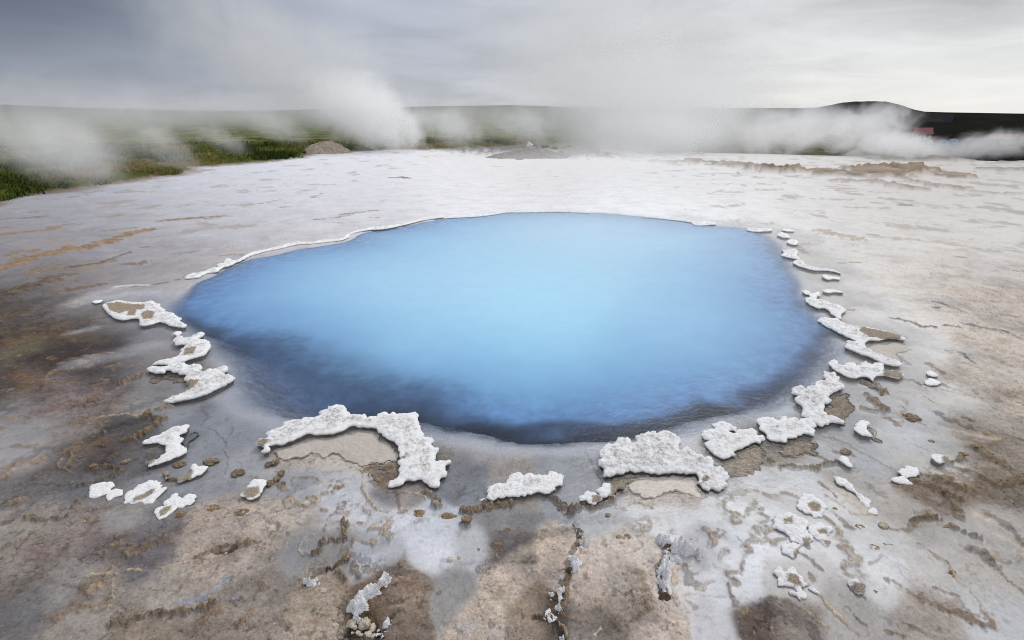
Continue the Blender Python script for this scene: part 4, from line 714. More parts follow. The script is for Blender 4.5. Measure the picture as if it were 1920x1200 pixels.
# ------------------------------------------------------------------ knobs, stones and salt crusted cracks of the foreground
def lump(name, px, py, rx, ry, mat, seed, flat=.55, rough=.35, sub=4, t='S', parent=None, ring=False, zoff=0.0):
    c = tile(t, [(px, py)])[0]; k = 1.0 if t == 'S' else .25
    x, y = [float(v) for v in on_ground(c[0], c[1])]; x2, _ = on_ground(c[0] + rx * k, c[1]); _, y2 = on_ground(c[0], c[1] - ry * k)
    a = abs(float(x2) - x); b_ = min(max(abs(float(y2) - y), a * .5), a * 1.6)
    bm = bmesh.new(); bmesh.ops.create_icosphere(bm, subdivisions=sub, radius=1)
    V_ = np.array([v.co[:] for v in bm.verts]); F_ = np.array([[v.index for v in f.verts] for f in bm.faces]); bm.free()
    o = seed * 3.7
    n1 = perlin(V_[:, 0] * 1.1 + o + V_[:, 2], V_[:, 1] * 1.1 - o, seed); n2 = perlin(V_[:, 0] * 2.7 + o, V_[:, 1] * 2.7 + V_[:, 2] * 2.1, seed + 1); n3 = perlin(V_[:, 0] * 7 + V_[:, 2] * 5, V_[:, 1] * 7 + o, seed + 2)
    V_ = V_ * (1 + rough * (n1 * .9 + n2 * .6 + n3 * .35))[:, None]
    h = min(a, b_) * flat
    if ring: V_[:, 2] -= .9 * np.exp(-(V_[:, 0] ** 2 + V_[:, 1] ** 2) / .22) * (V_[:, 2] > 0)
    V_ = V_ * np.array([a, b_, h])
    ob = mesh_np(name, V_, F_, mat, dict(edge=np.full(len(V_), .05), brown=np.zeros(len(V_)), side=np.zeros(len(V_))), parent=parent)
    ob.location = (x, y, max(ground_at(x, y), -.01) + h * .18 + zoff); ob.rotation_euler.z = 0
    return ob
KN = [('C4',610,440,35,22,'brown knob alone left of the pair of ringed knobs'),('C4',690,365,35,30,'pale brown ringed knob above the lone knob'),('C4',790,520,40,26,'left of two ringed brown knobs side by side'),('C4',885,490,45,26,'right of two ringed brown knobs side by side'),
 ('C4',825,650,34,20,'light topped brown knob below the two ringed ones'),('C4',800,860,30,22,'brown knob right of the white capped rock'),('C4',840,1010,38,28,'hollow brown knob near the bottom right'),('C4',760,970,30,20,'small brown knob touching the hollow one'),('C4',1205,605,20,18,'tiny brown knob at the start of the tan rim line'),
 ('C4',1340,370,38,18,'brown knob under the crumbled bow on the right'),('C4',1800,790,20,18,'tiny brown knob near the right picture edge'),('C4',505,222,24,22,'pink brown knob beside the straw cored disc'),('C4',120,685,22,18,'olive knob above the ragged lower right crust'),('C4',1370,720,26,16,'brown knob on the tan rim line'),
 ('B1',1575,890,54,34,'brown grooved knob in the grey left shallows'),('B1',1780,970,50,30,'brown oval knob nearest the broad arching crust'),('B1',1340,910,50,28,'ragged brown knob below the crescent crust'),('B1',940,885,34,26,'ring shaped brown knob left of the crescent crust'),('B1',705,945,28,16,'small orange brown knob on the dark left flat'),
 ('C1',1365,270,50,34,'brown disc knob below the heart shaped disc'),('C1',1820,235,46,32,'brown ringed disc knob on the grey patch'),('C1',1590,210,54,34,'rust brown smear knob right of the heart shaped disc'),('C1',875,182,16,12,'tiny pale bead knob under the long streaked disc'),('C1',335,1075,26,18,'orange brown knob in the bottom left corner area'),('C1',485,1132,16,10,'tiny orange knob near the bottom left edge'),
 ('B2',185,970,26,22,'upper knob of the brown cluster left of the arching crust'),('B2',100,1050,30,30,'lower left knob of the brown cluster'),('B2',150,1015,26,24,'middle knob of the brown cluster'),('B2',192,1052,22,22,'lower right knob of the brown cluster'),('B2',88,905,26,20,'brown ring knob under the left tip of the arching crust'),('B2',138,888,30,24,'larger ring knob under the left tip of the arching crust'),
 ('C2',338,434,16,16,'dark brown bead on the tan flat'),('C2',262,450,20,16,'dark crumb knob beside the bead on the tan flat'),('C2',845,334,16,12,'small brown bead on the white flat'),('C2',682,618,34,28,'knob at the top end of the blue white ridge'),('C2',752,688,24,32,'upright brown knob above the blue white slab'),('C2',1690,714,18,16,'golden bead in the grey hollow'),('C2',1410,814,20,22,'orange bead on the brown hollow edge'),
 ('C2',1848,374,34,22,'rusty knob at the left of the brown pocket'),('C2',1812,474,36,18,'cluster knob at the foot of the brown pocket'),('C2',1222,250,54,34,'round brown knob under the arching crust tail'),('C2',1440,270,68,34,'wide brown knob in the grey channel'),('C2',1580,322,44,28,'brown knob below the crumbly rim bar'),('C2',1672,518,26,24,'brown knob on the grey slope'),('C2',210,948,18,22,'orange bead near the bottom left stones'),('C2',1068,610,12,16,'dark bead above the black specks'),('C2',1325,1000,26,22,'faint brown knob on the tan bottom flat'),
 ('C3',255,530,16,12,'brown bead on the tan tongue'),('C3',312,500,14,14,'greyish bead on the tan tongue'),('C3',302,588,12,14,'black dotted bead on the tan tongue'),('C3',865,412,26,24,'brown knob on the upper edge of the tan flat'),('C3',800,412,20,14,'grey knob beside the one on the upper edge'),('C3',1405,1152,28,22,'brown ringed knob on the grey bottom flat'),('C3',1350,440,22,18,'tan knob right of the twisted ridge head'),('C3',720,240,20,14,'olive crumb knob below the pale lump'),('C3',890,1112,12,12,'tiny brown bead at the bottom middle'),
 ('B4',1232,735,22,14,'tiny brown knob on the grey right flat'),('B4',590,810,44,22,'brown knob below the jagged corner crust'),('B4',1085,560,62,34,'broad tan brown knob on the right flat'),('B4',1460,868,32,18,'brown knob at the start of the crumbled patch'),('B4',1570,805,34,14,'white tipped knob above the crumbled patch')]
for i, (t, x, y, rx, ry, lab) in enumerate(KN):
    o = lump('mineral_knob', x, y, rx * .92, ry * .8, M_KNOB, 20 + i, .34, .38, 4 if rx > 20 else 3, t, ring=('ring' in lab or 'hollow' in lab), zoff=-.004); tag(o, lab, 'mineral knob', 'brown mineral knobs on the flats')
    o['kind'] = 'thing'
# pale pebbles and stones
STN = [('C4',858,362,36,24,'white pebble at the tip of the brown bow on the right'),('C2',1450,604,20,22,'pearl white pebble in the grey hollow'),('C2',1522,584,15,13,'tiny cream pebble right of the pearl white one'),('C2',512,853,25,18,'white crumbly pebble left of the blue white slab'),('C1',1692,545,12,10,'tiny white pebble in the black crack on the left'),('C1',638,330,9,7,'tiny white chip on the pinkish flat'),
 ('B4',345,748,18,10,'white chip at the brown crust foot'),('C3',1046,713,10,10,'tiny cream pebble on the brown streak'),('C1',1522,390,11,9,'tiny tan pebble on the grey streak')]
for i, (t, x, y, rx, ry, lab) in enumerate(STN):
    tag(lump('pebble', x, y, rx, ry, M_STONE, 120 + i, .6, .25, 3, t), lab, 'pebble', 'pale pebbles on the flats')
RUB = [(818,1110,46,38,'largest tan stone under the blue white slab'),(872,1120,30,34,'orange tan stone beside the largest one'),(722,1112,34,28,'blue white stone at the lower end of the slab'),(768,1168,22,18,'small grey stone in the rubble'),(745,1138,20,15,'small cream stone in the rubble'),(842,1178,28,26,'cream stone at the bottom of the rubble'),(878,1186,26,22,'rightmost stone at the bottom of the rubble'),
 (600,1115,26,16,'cream stone left of the rubble'),(592,1070,12,12,'orange chip above the left stone'),(798,1080,20,14,'flat stone on top of the rubble'),(695,1120,16,14,'tiny stone at the left of the rubble'),(730,1170,14,12,'dark gap stone at the left bottom of the rubble'),(790,1192,18,12,'stone cut by the bottom edge in the rubble'),(735,1085,20,12,'flat bluish chip under the slab edge')]
for i, (x, y, rx, ry, lab) in enumerate(RUB):
    tag(lump('rubble_stone', x, y, rx, ry, M_STONE, 160 + i, .7, .32, 3, 'C2'), lab, 'stone', 'rubble stones under the blue white slab')
# cracked ridges crusted with salt
M_SALTB = earth('salt_bluish', (190, 191, 198), (234, 235, 239), (248, 248, 250), .85, 1, 1)
def ridge_crust(label, pieces, spine=None, wd=10):
    """a crack ridge: a brown crumbly spine with the white salt pieces that grow on it"""
    g = tw(*spine) if spine else tw(pieces[0][0], pieces[0][1])
    root = empty('salt_ridge', (float(g[:, 0].mean()), float(g[:, 1].mean()), 0)); tag(root, label, 'salt ridge', 'salt crusted cracks in the foreground')
    if spine:
        t, pts = spine; a = np.array(pts, float); tn = np.gradient(a, axis=0); nn = np.column_stack([-tn[:, 1], tn[:, 0]]) / (np.linalg.norm(tn, axis=1)[:, None] + 1e-9)
        w = wd * (1 + .5 * np.sin(np.arange(len(a)) * 2.1)); w[0] *= .3; w[-1] *= .3
        plate('earth_spine', tw(t, np.concatenate([a + nn * w[:, None], (a - nn * w[:, None])[::-1]])), M_CRACK, .060, root, (), origin=g.mean(0), wob=1.8, under=.1, mat_like=True, tau=.02)
    for t, pts, m in pieces:
        a_ = np.array(pts, float); a_ = a_.mean(0) + (a_ - a_.mean(0)) * 1.15
        o = plate('salt_crust', tw(t, a_), m, .095, root, (), origin=g.mean(0), wob=2.2, mat_like=True, tau=.007)
        me = o.data; k = len(me.vertices); cc_ = np.empty(k * 3, np.float32); me.vertices.foreach_get('co', cc_); cc_ = cc_.reshape(-1, 3)
        cc_[:, 2] += np.maximum(0, fbm(cc_[:, 0], cc_[:, 1], .035, 4, 421, None, .8)) * .022 - .003 + perlin(cc_[:, 0] / .013, cc_[:, 1] / .013, 422) * .004
        me.vertices.foreach_set('co', cc_.ravel()); me.update()
ridge_crust('blue white salt slab with a thin tail running up to the right', [('C2',[(718,990),(735,930),(750,900),(785,895),(800,885),(852,878),(848,930),(828,985),(812,1040),(790,1080),(750,1085),(712,1070)],M_SALTB),('C2',[(830,882),(870,860),(900,835),(935,805),(975,775),(995,772),(985,800),(945,830),(905,850),(880,872),(850,885)],M_SALT)],('C2',[(880,880),(940,820),(980,770),(1010,710),(1020,690)]),12)
ridge_crust('short bluish ridge running up to a brown knob, left of the slab', [('C2',[(380,800),(410,785),(445,775),(480,760),(505,765),(490,785),(450,800),(410,830),(390,828)],M_SALTB)],('C2',[(370,800),(430,770),(520,730),(580,680),(640,645),(690,620)]),14)
ridge_crust('small white ridge at the bottom edge right of the rubble', [('C2',[(930,1190),(940,1150),(960,1120),(975,1090),(1000,1078),(990,1110),(970,1150),(960,1195),(940,1200)],M_SALTB)],('C2',[(950,1195),(975,1110),(1040,1040),(1100,1000)]),12)
ridge_crust('jagged dark crack with scattered white salt, down the bottom middle', [('C3',[(505,400),(525,405),(545,430),(575,440),(588,470),(572,490),(545,500),(520,515),(522,480),(530,455),(512,430)],M_SALT),('C3',[(428,545),(450,540),(465,570),(480,590),(510,605),(530,622),(490,640),(460,672),(440,675),(455,640),(470,620),(440,600)],M_SALTB),
  ('C3',[(355,845),(375,822),(402,820),(395,850),(370,885),(350,905),(345,870)],M_SALT),('C3',[(265,845),(285,840),(295,862),(320,872),(290,890),(272,880)],M_SALT),('C3',[(335,955),(362,945),(372,975),(358,1005),(335,985)],M_SALT),('C3',[(230,1050),(270,1030),(300,1010),(320,1005),(290,1040),(325,1085),(300,1080),(270,1050)],M_SALTB),('C3',[(370,1185),(385,1170),(395,1195),(380,1205)],M_SALTB)],
  ('C3',[(462,318),(485,350),(505,385),(520,430),(500,510),(450,560),(440,620),(430,680),(400,760),(370,850),(350,920),(330,990),(270,1045)]),16)
ridge_crust('twisted white headed ridge with a forked top, right of the bottom middle', [('C3',[(1170,395),(1195,365),(1215,370),(1222,400),(1210,430),(1190,450),(1208,490),(1200,545),(1180,520),(1175,480),(1140,490),(1115,475),(1135,440)],M_SALTB),('C3',[(1225,430),(1255,450),(1300,485),(1320,515),(1370,535),(1395,548),(1380,575),(1345,560),(1300,540),(1270,530),(1250,490),(1225,450)],M_SALT),
  ('C3',[(1190,565),(1215,575),(1250,595),(1285,612),(1260,618),(1220,598)],M_SALT),('C3',[(1130,640),(1155,625),(1165,690),(1150,740),(1125,700),(1100,720),(1105,670)],M_SALTB),('C3',[(1095,745),(1115,740),(1130,780),(1150,820),(1130,850),(1115,800),(1095,790)],M_SALTB)],
  ('C3',[(1185,350),(1195,400),(1175,470),(1195,560),(1150,620),(1130,700),(1110,780),(1130,850),(1160,915)]),15)
tag(crust('C4', [(595,802),(640,783),(692,800),(717,832),(702,872),(668,892),(630,852)], '', .05, [('C4',[(590,830),(720,820),(720,900),(620,880)])], group=None), 'brown rock with a white cap on the lower right flat', 'rock')
print('small things', round(time.time() - T0, 1))
# ------------------------------------------------------------------ turf, mound, vent, hill, huts
def terrain_hit(px, py):
    """follow a sight line of the photograph down to the land"""
    x, y, z = [float(v) for v in ray(px, py)]; h = math.hypot(x, y); a_ = math.atan2(x, y); prev = 5.0
    r_ = np.exp(np.linspace(math.log(5), math.log(2500), 4000)); tz = far_z(np.full(r_.shape, a_), r_); lz = EYE + r_ * z / h
    k = np.nonzero(lz <= tz)[0]; r0 = float(r_[k[0]]) if len(k) else 1500.0
    return r0 * math.sin(a_), r0 * math.cos(a_), float(far_z(np.array([a_]), np.array([r0]))[0]), r0
# turf: blades in tufts
NT = 46000
a_ = RNG.uniform(math.radians(-56), math.radians(4), NT * 3); d_ = RNG.uniform(math.radians(1.15), math.radians(9.5), NT * 3); r_ = EYE / np.tan(d_)
tx, ty = r_ * np.sin(a_), r_ * np.cos(a_)
k = (sdist(tx, ty, GRASS_W) / np.maximum(r_ * .02, .2) + .8 * fbm(tx, ty, 2.0, 3, 501) > .15) & (fbm(tx, ty, 1.4, 4, 502) + .25 * fbm(tx, ty, 6., 2, 503) > -.12); tx, ty, r_ = tx[k][:NT], ty[k][:NT], r_[k][:NT]
tz, _, _, _, _ = ground_fields(tx, ty)
nb_ = 5; M_ = len(tx); base = np.repeat(np.column_stack([tx, ty, tz]), nb_, 0); rr_ = np.repeat(r_, nb_)
hh = .75 * (.06 + .20 * np.clip(np.repeat(fbm(tx, ty, 2.2, 4, 504) + .5 * fbm(tx, ty, 7., 3, 506), nb_) + .25, 0, 1.3)) * RNG.uniform(.5, 1.3, M_ * nb_) * (1 + rr_ / 70)
th_ = RNG.uniform(0, 2 * np.pi, M_ * nb_); sp2 = .03 + rr_ * .0028
base[:, 0] += RNG.normal(0, 1, M_ * nb_) * sp2; base[:, 1] += RNG.normal(0, 1, M_ * nb_) * sp2
wv = np.column_stack([np.cos(th_), np.sin(th_), 0 * th_]) * ((.005 + rr_ * .0007) * RNG.uniform(.6, 1.4, M_ * nb_))[:, None]
ln = np.column_stack([RNG.normal(.2, .45, M_ * nb_), RNG.normal(0, .45, M_ * nb_), np.ones(M_ * nb_)]) * hh[:, None]
Vg = np.stack([base - wv, base + wv, base + wv * .3 + ln, base - wv * .3 + ln], 1).reshape(-1, 3); Fg = np.arange(len(Vg)).reshape(-1, 4)
hue = np.repeat(1.7 * fbm(tx, ty, 3.5, 4, 505) + .8 * fbm(tx, ty, 9., 3, 507), nb_) + RNG.normal(0, .22, M_ * nb_)
gcol = np.where(hue[:, None] > .35, lin((140, 124, 78)), np.where(hue[:, None] > -.25, lin((92, 104, 48)), lin((52, 64, 30)))) * RNG.uniform(.95, 1.6, (M_ * nb_, 1))
n = N('turf'); cc = n.attr('pigment', 'Color')
M_TURF = n.out(n('ShaderNodeMixShader', None, i0=.25, i1=n('ShaderNodeBsdfDiffuse', None, Color=cc).outputs[0], i2=n('ShaderNodeBsdfTranslucent', None, Color=cc).outputs[0]).outputs[0])
tag(mesh_np('grass', Vg, Fg, M_TURF, dict(pigment=np.repeat(gcol, 4, 0)), smooth=False), 'green turf growing beyond the left edge of the white flat', None, None, 'stuff')

# low geyserite mound at the edge of the turf
def dome(name, pxl, pxr, pyb, pyt, mat, seed, depth=.8, power=2.2, attrs=False):
    x0, y0, z0, r0 = terrain_hit((pxl + pxr) / 2, pyb); xl, yl = on_ground(pxl, pyb) if r0 < 30 else (0, 0)
    a0, a1 = [math.atan2(*[float(v) for v in ray(p, pyb)[:2]]) for p in (pxl, pxr)]; w = r0 * (a1 - a0) / 2
    _, _, zt = ray((pxl + pxr) / 2, pyt); xx, yy, _ = ray((pxl + pxr) / 2, pyt); h = EYE + r0 * float(zt) / math.hypot(float(xx), float(yy)) - z0
    u_, v_ = np.meshgrid(np.linspace(-1.15, 1.15, 70), np.linspace(-1.15, 1.15, 60)); rad = np.hypot(u_, v_)
    prof = np.clip(1 - rad ** power, -.12, 1); nz = fbm(u_.ravel(), v_.ravel(), .8, 5, seed).reshape(u_.shape)
    zz = h * (prof * (1 + .22 * nz) + .07 * fbm(u_.ravel(), v_.ravel(), .15, 3, seed + 3).reshape(u_.shape) * (prof > 0))
    V_ = np.stack([u_.ravel() * w, v_.ravel() * w * depth, zz.ravel()], 1); i_ = np.arange(u_.size).reshape(u_.shape)
    F_ = np.stack([i_[:-1, :-1], i_[:-1, 1:], i_[1:, 1:], i_[1:, :-1]], -1).reshape(-1, 4)
    o = mesh_np(name, V_, F_, mat); am = (a0 + a1) / 2; o.rotation_euler.z = -am
    o.location = (x0 + math.sin(am) * w * depth * .6, y0 + math.cos(am) * w * depth * .6, z0 - .02); return o
M_MOUND = earth('mound_geyserite', (126, 106, 88), (170, 154, 138), (208, 198, 186), .9, .12)
tag(dome('geyserite_mound', 562, 664, 288, 265, M_MOUND, 601, .8, 1.9), 'low pale tan mound at the edge of the green turf', 'mound')
# bubbling vent on the dark rise
M_FOAM = earth('boiling_foam', (214, 216, 222), (236, 237, 240), (250, 250, 250), .4, .6, .5)
v = lump('water_spout', 994, 281, 7, 9, M_FOAM, 620, 1.0, .55, 4); v.scale.z = 1.25; tag(v, 'small white spout of boiling water on the dark rise', 'water spout')
M_DROCK = earth('dark_crumbly_rock', (58, 52, 48), (96, 88, 80), (140, 130, 120), .95, .25)
M_RISE = earth('brown_crusty_rise', (66, 58, 52), (112, 101, 90), (170, 160, 148), .95, .14)
tag(dome('crusty_mound', 905, 1085, 297, 278, M_RISE, 611, .35, 1.6), 'wide low dark crusty mound round the boiling spout', 'mound')
for i, (x, y, rx, ry) in enumerate([(968,292,12,5),(985,290,9,5),(1004,287,10,6),(1022,284,13,7),(1040,285,12,6),(948,289,12,5),(930,284,12,5),(1012,295,12,4),(1052,288,10,4),(975,297,14,4),(940,295,12,4)]):
    tag(lump('dark_rock', x, y + 2, rx * .55, ry * .6, M_DROCK, 640 + i, .42, .45, 3), 'dark crumbly rock on the rise round the boiling spout', 'rock', 'dark rocks round the boiling spout')
# dark hill on the skyline
SKY = [(1480,206),(1530,204.5),(1560,199),(1580,195),(1600,193.2),(1640,192.6),(1660,193.5),(1680,197.5),(1700,203.5),(1720,209.5),(1745,214),(1790,217)]
ha, he = [], []
for px, py in SKY:
    x, y, z = [float(q_) for q_ in ray(px, py)]; ha.append(math.atan2(x, y)); he.append(math.atan2(z, math.hypot(x, y)))
aa = np.linspace(ha[0], ha[-1], 120); rh = np.linspace(950, 1650, 50); AA, RH = np.meshgrid(aa, rh); E = np.interp(AA, ha, he)
E = E + .0006 * fbm(AA.ravel() * 60, AA.ravel() * 0, 1., 4, 651).reshape(E.shape)
bumpr = np.clip(1 - ((RH - 1320) / 370) ** 2, 0, 1); zt = EYE + 1320 * np.tan(E); zb = far_z(AA, RH) - 3
Zh = zb + (zt - zb + 2) * bumpr * (1 + .05 * fbm(AA.ravel() * 50, RH.ravel() / 60, 1., 4, 652).reshape(E.shape) * (1 - bumpr))
i_ = np.arange(AA.size).reshape(AA.shape); F_ = np.stack([i_[:-1, :-1], i_[:-1, 1:], i_[1:, 1:], i_[1:, :-1]], -1).reshape(-1, 4)
M_HILL = earth('dark_hill', (26, 27, 34), (36, 37, 42), (58, 60, 46), .95, .0006, .2, 0.0)
tag(mesh_np('hill', np.stack([RH * np.sin(AA), RH * np.cos(AA), Zh], -1).reshape(-1, 3), F_, M_HILL), kind='structure')

# huts and tents far off to the right
def plain(name, c, rough=.8):
    n = N(name); pos = n('ShaderNodeNewGeometry').outputs['Position']
    col = n.mix(n.noise(pos, 1.2, 4), tuple(lin(c)), tuple(lin(np.array(c) * .8))); return n.out(n('ShaderNodeBsdfPrincipled', None, Base_Color=col, Roughness=rough).outputs[0])
M_WALL, M_WALLD, M_ROOF, M_WIN, M_TENT, M_TENTW = plain('hut_wall', (196, 192, 188)), plain('hut_dark_wall', (70, 66, 64)), plain('red_roof', (142, 88, 86)), plain('dark_window', (40, 44, 52), .2), plain('blue_tent_cloth', (112, 142, 172)), plain('pale_tent_cloth', (206, 200, 190))
def box(name, lo, hi, mat, parent):
    v_ = [(x, y, z) for x in (lo[0], hi[0]) for y in (lo[1], hi[1]) for z in (lo[2], hi[2])]
    return mesh_np(name, v_, [(0, 1, 3, 2), (4, 6, 7, 5), (0, 4, 5, 1), (2, 3, 7, 6), (0, 2, 6, 4), (1, 5, 7, 3)], mat, smooth=False, parent=parent)
def hut(px, py, wpx, hpx, wall, label, yaw):
    x, y, z, r0 = terrain_hit(px, py); w = wpx * r0 * .75 / 960; h = hpx * r0 * .9 / 960; d = w * .7
    rt = empty('hut', (x, y, z)); rt.rotation_euler.z = -math.atan2(x, y) + yaw; tag(rt, label, 'hut', 'red roofed huts beyond the steam')
    wl = h * .55; v_ = [(sx * w / 2, sy * d / 2, zz) for zz in (-.4, wl) for sx, sy in ((-1, -1), (1, -1), (1, 1), (-1, 1))] + [(-w / 2, 0, h * .97), (w / 2, 0, h * .97)]
    me = bpy.data.meshes.new('wall'); me.from_pydata(v_, [], [(0, 1, 5, 4), (2, 3, 7, 6), (1, 2, 6, 9, 5), (3, 0, 4, 8, 7), (0, 3, 2, 1)]); me.materials.append(wall); o = bpy.data.objects.new('wall', me); COL.objects.link(o); o.parent = rt
    e = w * .06; t_ = h * .05; rf = []
    for zz in (0, t_): rf += [(-w / 2 - e, -d / 2 - e, wl - .08 * h + zz), (w / 2 + e, -d / 2 - e, wl - .08 * h + zz), (w / 2 + e, 0, h + zz), (-w / 2 - e, 0, h + zz), (w / 2 + e, d / 2 + e, wl - .08 * h + zz), (-w / 2 - e, d / 2 + e, wl - .08 * h + zz)]
    me = bpy.data.meshes.new('roof'); me.from_pydata(rf, [], [(0, 3, 2, 1), (3, 5, 4, 2), (6, 7, 8, 9), (9, 8, 10, 11), (0, 1, 7, 6), (4, 5, 11, 10), (1, 2, 8, 7), (2, 4, 10, 8), (0, 6, 9, 3), (3, 9, 11, 5)]); me.materials.append(M_ROOF); o = bpy.data.objects.new('roof', me); COL.objects.link(o); o.parent = rt
    for sx in (-.25, .25): box('window', (sx * w - .07 * w, -d / 2 - .02, wl * .45), (sx * w + .07 * w, -d / 2 + .02, wl * .8), M_WIN, rt)
    box('door', (-.06 * w, -d / 2 - .02, -.2), (.06 * w, -d / 2 + .02, wl * .75), M_WALLD if wall is M_WALL else M_WALL, rt)
hut(1726, 262, 26, 17, M_WALL, 'red roofed hut with pale walls beside the hill, behind the steam', .25)
hut(1877, 271, 34, 14, M_WALLD, 'red roofed hut with dark walls near the right picture edge', -.1)
def tent(px, py, wpx, hpx, mat, label):
    x, y, z, r0 = terrain_hit(px, py); w = wpx * r0 * .75 / 960 / 2; h = hpx * r0 * .9 / 960
    u_, v_ = np.meshgrid(np.linspace(0, 2 * np.pi, 25), np.linspace(0, np.pi / 2, 9)); sq = 1 + .12 * np.cos(4 * u_)
    V_ = np.stack([w * np.cos(u_) * np.cos(v_) ** .8 * sq, w * .8 * np.sin(u_) * np.cos(v_) ** .8 * sq, h * np.sin(v_) - .1], -1).reshape(-1, 3); i_ = np.arange(u_.size).reshape(u_.shape)
    o = mesh_np('tent', V_, np.stack([i_[:-1, :-1], i_[:-1, 1:], i_[1:, 1:], i_[1:, :-1]], -1).reshape(-1, 4), mat); o.location = (x, y, z)
    tag(o, label, 'tent', 'tents between the two huts')
tent(1768, 272, 18, 8, M_TENT, 'left one of two blue tents between the huts'); tent(1786, 270, 18, 8, M_TENT, 'right one of two blue tents between the huts'); tent(1743, 270, 10, 6, M_TENTW, 'small pale tent just right of the pale hut')
print('far things', round(time.time() - T0, 1))
# ------------------------------------------------------------------ steam
def steam(px, py, r0, wpx, hpx, dens, label, depth=1.0, scale=1.0, thr=.42, gain=2.6, lean=0.0, stretch=(1, 1, 1), roll=0.0, seed=0, bottom=None):
    x, y, z = [float(v) for v in ray(px, py)]; h = math.hypot(x, y); a = math.atan2(x, y); slant = r0 / h * math.sqrt(x * x + y * y + z * z) / math.sqrt(1 + ((px - 960) / FPX) ** 2 + ((600 - py) / FPX) ** 2)
    m = slant / FPX; rx, rz = wpx * m, hpx * m; ry = rx * depth
    cx, cy_, cz = r0 * math.sin(a), r0 * math.cos(a), EYE + r0 * z / h
    bm = bmesh.new(); bmesh.ops.create_icosphere(bm, subdivisions=4, radius=1)
    me = bpy.data.meshes.new('steam'); 
    for v in bm.verts: v.co.x += lean * v.co.z
    bm.to_mesh(me); bm.free()
    o = bpy.data.objects.new('steam', me); COL.objects.link(o); o.location = (cx, cy_, cz); o.scale = (rx, ry, rz); o.rotation_euler = (0, roll, -a)
    n = N('steam'); p = n('ShaderNodeTexCoord').outputs['Object']; s_ = n('ShaderNodeSeparateXYZ', None, Vector=p).outputs
    q_ = n('ShaderNodeCombineXYZ', None, X=n.math('SUBTRACT', s_[0], n.math('MULTIPLY', s_[2], lean)), Y=s_[1], Z=s_[2]).outputs[0]
    ln = n('ShaderNodeVectorMath', dict(operation='LENGTH'), i0=q_).outputs['Value']
    fall = n.range(ln, 1.0, .15)
    pos = n('ShaderNodeNewGeometry').outputs['Position']
    pp = n('ShaderNodeVectorMath', dict(operation='MULTIPLY_ADD'), i0=pos, i1=stretch, i2=(seed * 13.7, seed * 7.1, seed * 3.3)).outputs[0]
    nz = n.noise(pp, scale * 2.0, 6, .62, 1.1)
    v = n.math('MULTIPLY', n.math('ADD', n.math('SUBTRACT', nz, thr), n.math('MULTIPLY', n.math('SUBTRACT', fall, .5), .42)), gain * 1.25, clamp=True)
    d = n.math('MULTIPLY', n.math('MULTIPLY', v, fall), dens)
    vol = n('ShaderNodeVolumePrincipled', None, Color=(.998, .9985, .9995), Density=d, Anisotropy=0.0)
    m_ = n.out(None, vol.outputs[0]); m_.cycles.volume_step_rate = .45 if hasattr(m_.cycles, 'volume_step_rate') else 1
    me.materials.append(m_); tag(o, label, 'steam', 'steam drifting off the hot field', 'stuff')
steam(105, 278, 17, 170, 130, .62, 'dense puff of steam over the left turf', 1.0, .45, .44, 2.8, -.35, seed=1)
steam(120, 225, 21, 380, 150, .22, 'thin veil of steam behind the left puff', .8, .34, .42, 2.4, seed=2)
steam(305, 275, 20, 80, 100, .50, 'small faint wisp over the turf', 1, .8, .46, 3, -.5, seed=3)
steam(440, 210, 42, 380, 66, .24, 'low band of steam along the left skyline', .5, .22, .43, 2.6, stretch=(.6, 1, 1.2), seed=4)
steam(690, 215, 31, 170, 125, .85, 'bright billow of steam behind the tan mound', 1.0, .34, .43, 2.8, -.45, seed=5)
steam(540, 110, 36, 380, 230, .20, 'faint plume leaning up to the left', .6, .16, .44, 2.6, -.7, seed=6)
steam(773, 245, 29, 26, 64, .9, 'narrow wisp rising right of the billow', 1, 1.1, .45, 3, -.3, seed=7)
steam(900, 222, 44, 300, 70, .18, 'hazy band of steam in the middle distance', .5, .2, .42, 2.4, stretch=(.7, 1, 1.2), seed=8)
steam(1220, 215, 33, 350, 160, .36, 'widest bank of steam behind the far edge of the pool', .9, .22, .33, 2.0, seed=9)
steam(1180, 100, 38, 470, 280, .16, 'tall thin steam column over the pool', .8, .11, .38, 1.8, -.2, seed=10)
steam(1480, 246, 32, 180, 86, .75, 'rolling steam left of the dark hill', .8, .32, .45, 2.8, .35, seed=11)
steam(1630, 250, 31, 130, 105, .95, 'wispy steam in front of the dark hill', .8, .46, .49, 3.6, .15, seed=12)
steam(1690, 274, 29, 110, 48, 1.3, 'low curling puff in front of the pale hut', 1, .7, .45, 3.2, -.2, seed=13)
steam(1830, 276, 36, 170, 66, .75, 'torn wisps of steam at the far right', .6, .55, .51, 4.0, .9, seed=14)
steam(1120, 312, 19, 480, 70, .15, 'ground mist over the white flat beyond the pool', 1.0, .25, .34, 1.6, seed=15)
steam(1120, 425, 8.2, 440, 52, .30, 'mist lying on the far water of the pool', .8, .8, .36, 1.8, seed=16)
steam(900, 560, 4.8, 420, 60, .05, 'thin mist over the middle of the pool', 1.0, 1.2, .36, 1.8, seed=17)
steam(1215, 250, 30, 230, 60, .55, 'whitest low steam along the foot of the wide bank', .9, .26, .36, 2.2, seed=18)
steam(420, 262, 24, 70, 50, .42, 'thin torn wisp over the middle of the turf', 1, .8, .49, 3.4, -.6, seed=19)
steam(520, 240, 30, 90, 60, .40, 'torn wisp left of the bright billow', 1, .6, .48, 3.2, -.6, seed=20)
steam(850, 238, 33, 110, 70, .38, 'ragged wisp right of the bright billow', 1, .5, .47, 3.0, -.4, seed=21)
steam(985, 235, 32, 110, 70, .40, 'ragged wisp behind the dark crusty mound', 1, .5, .46, 3.0, -.3, seed=22)
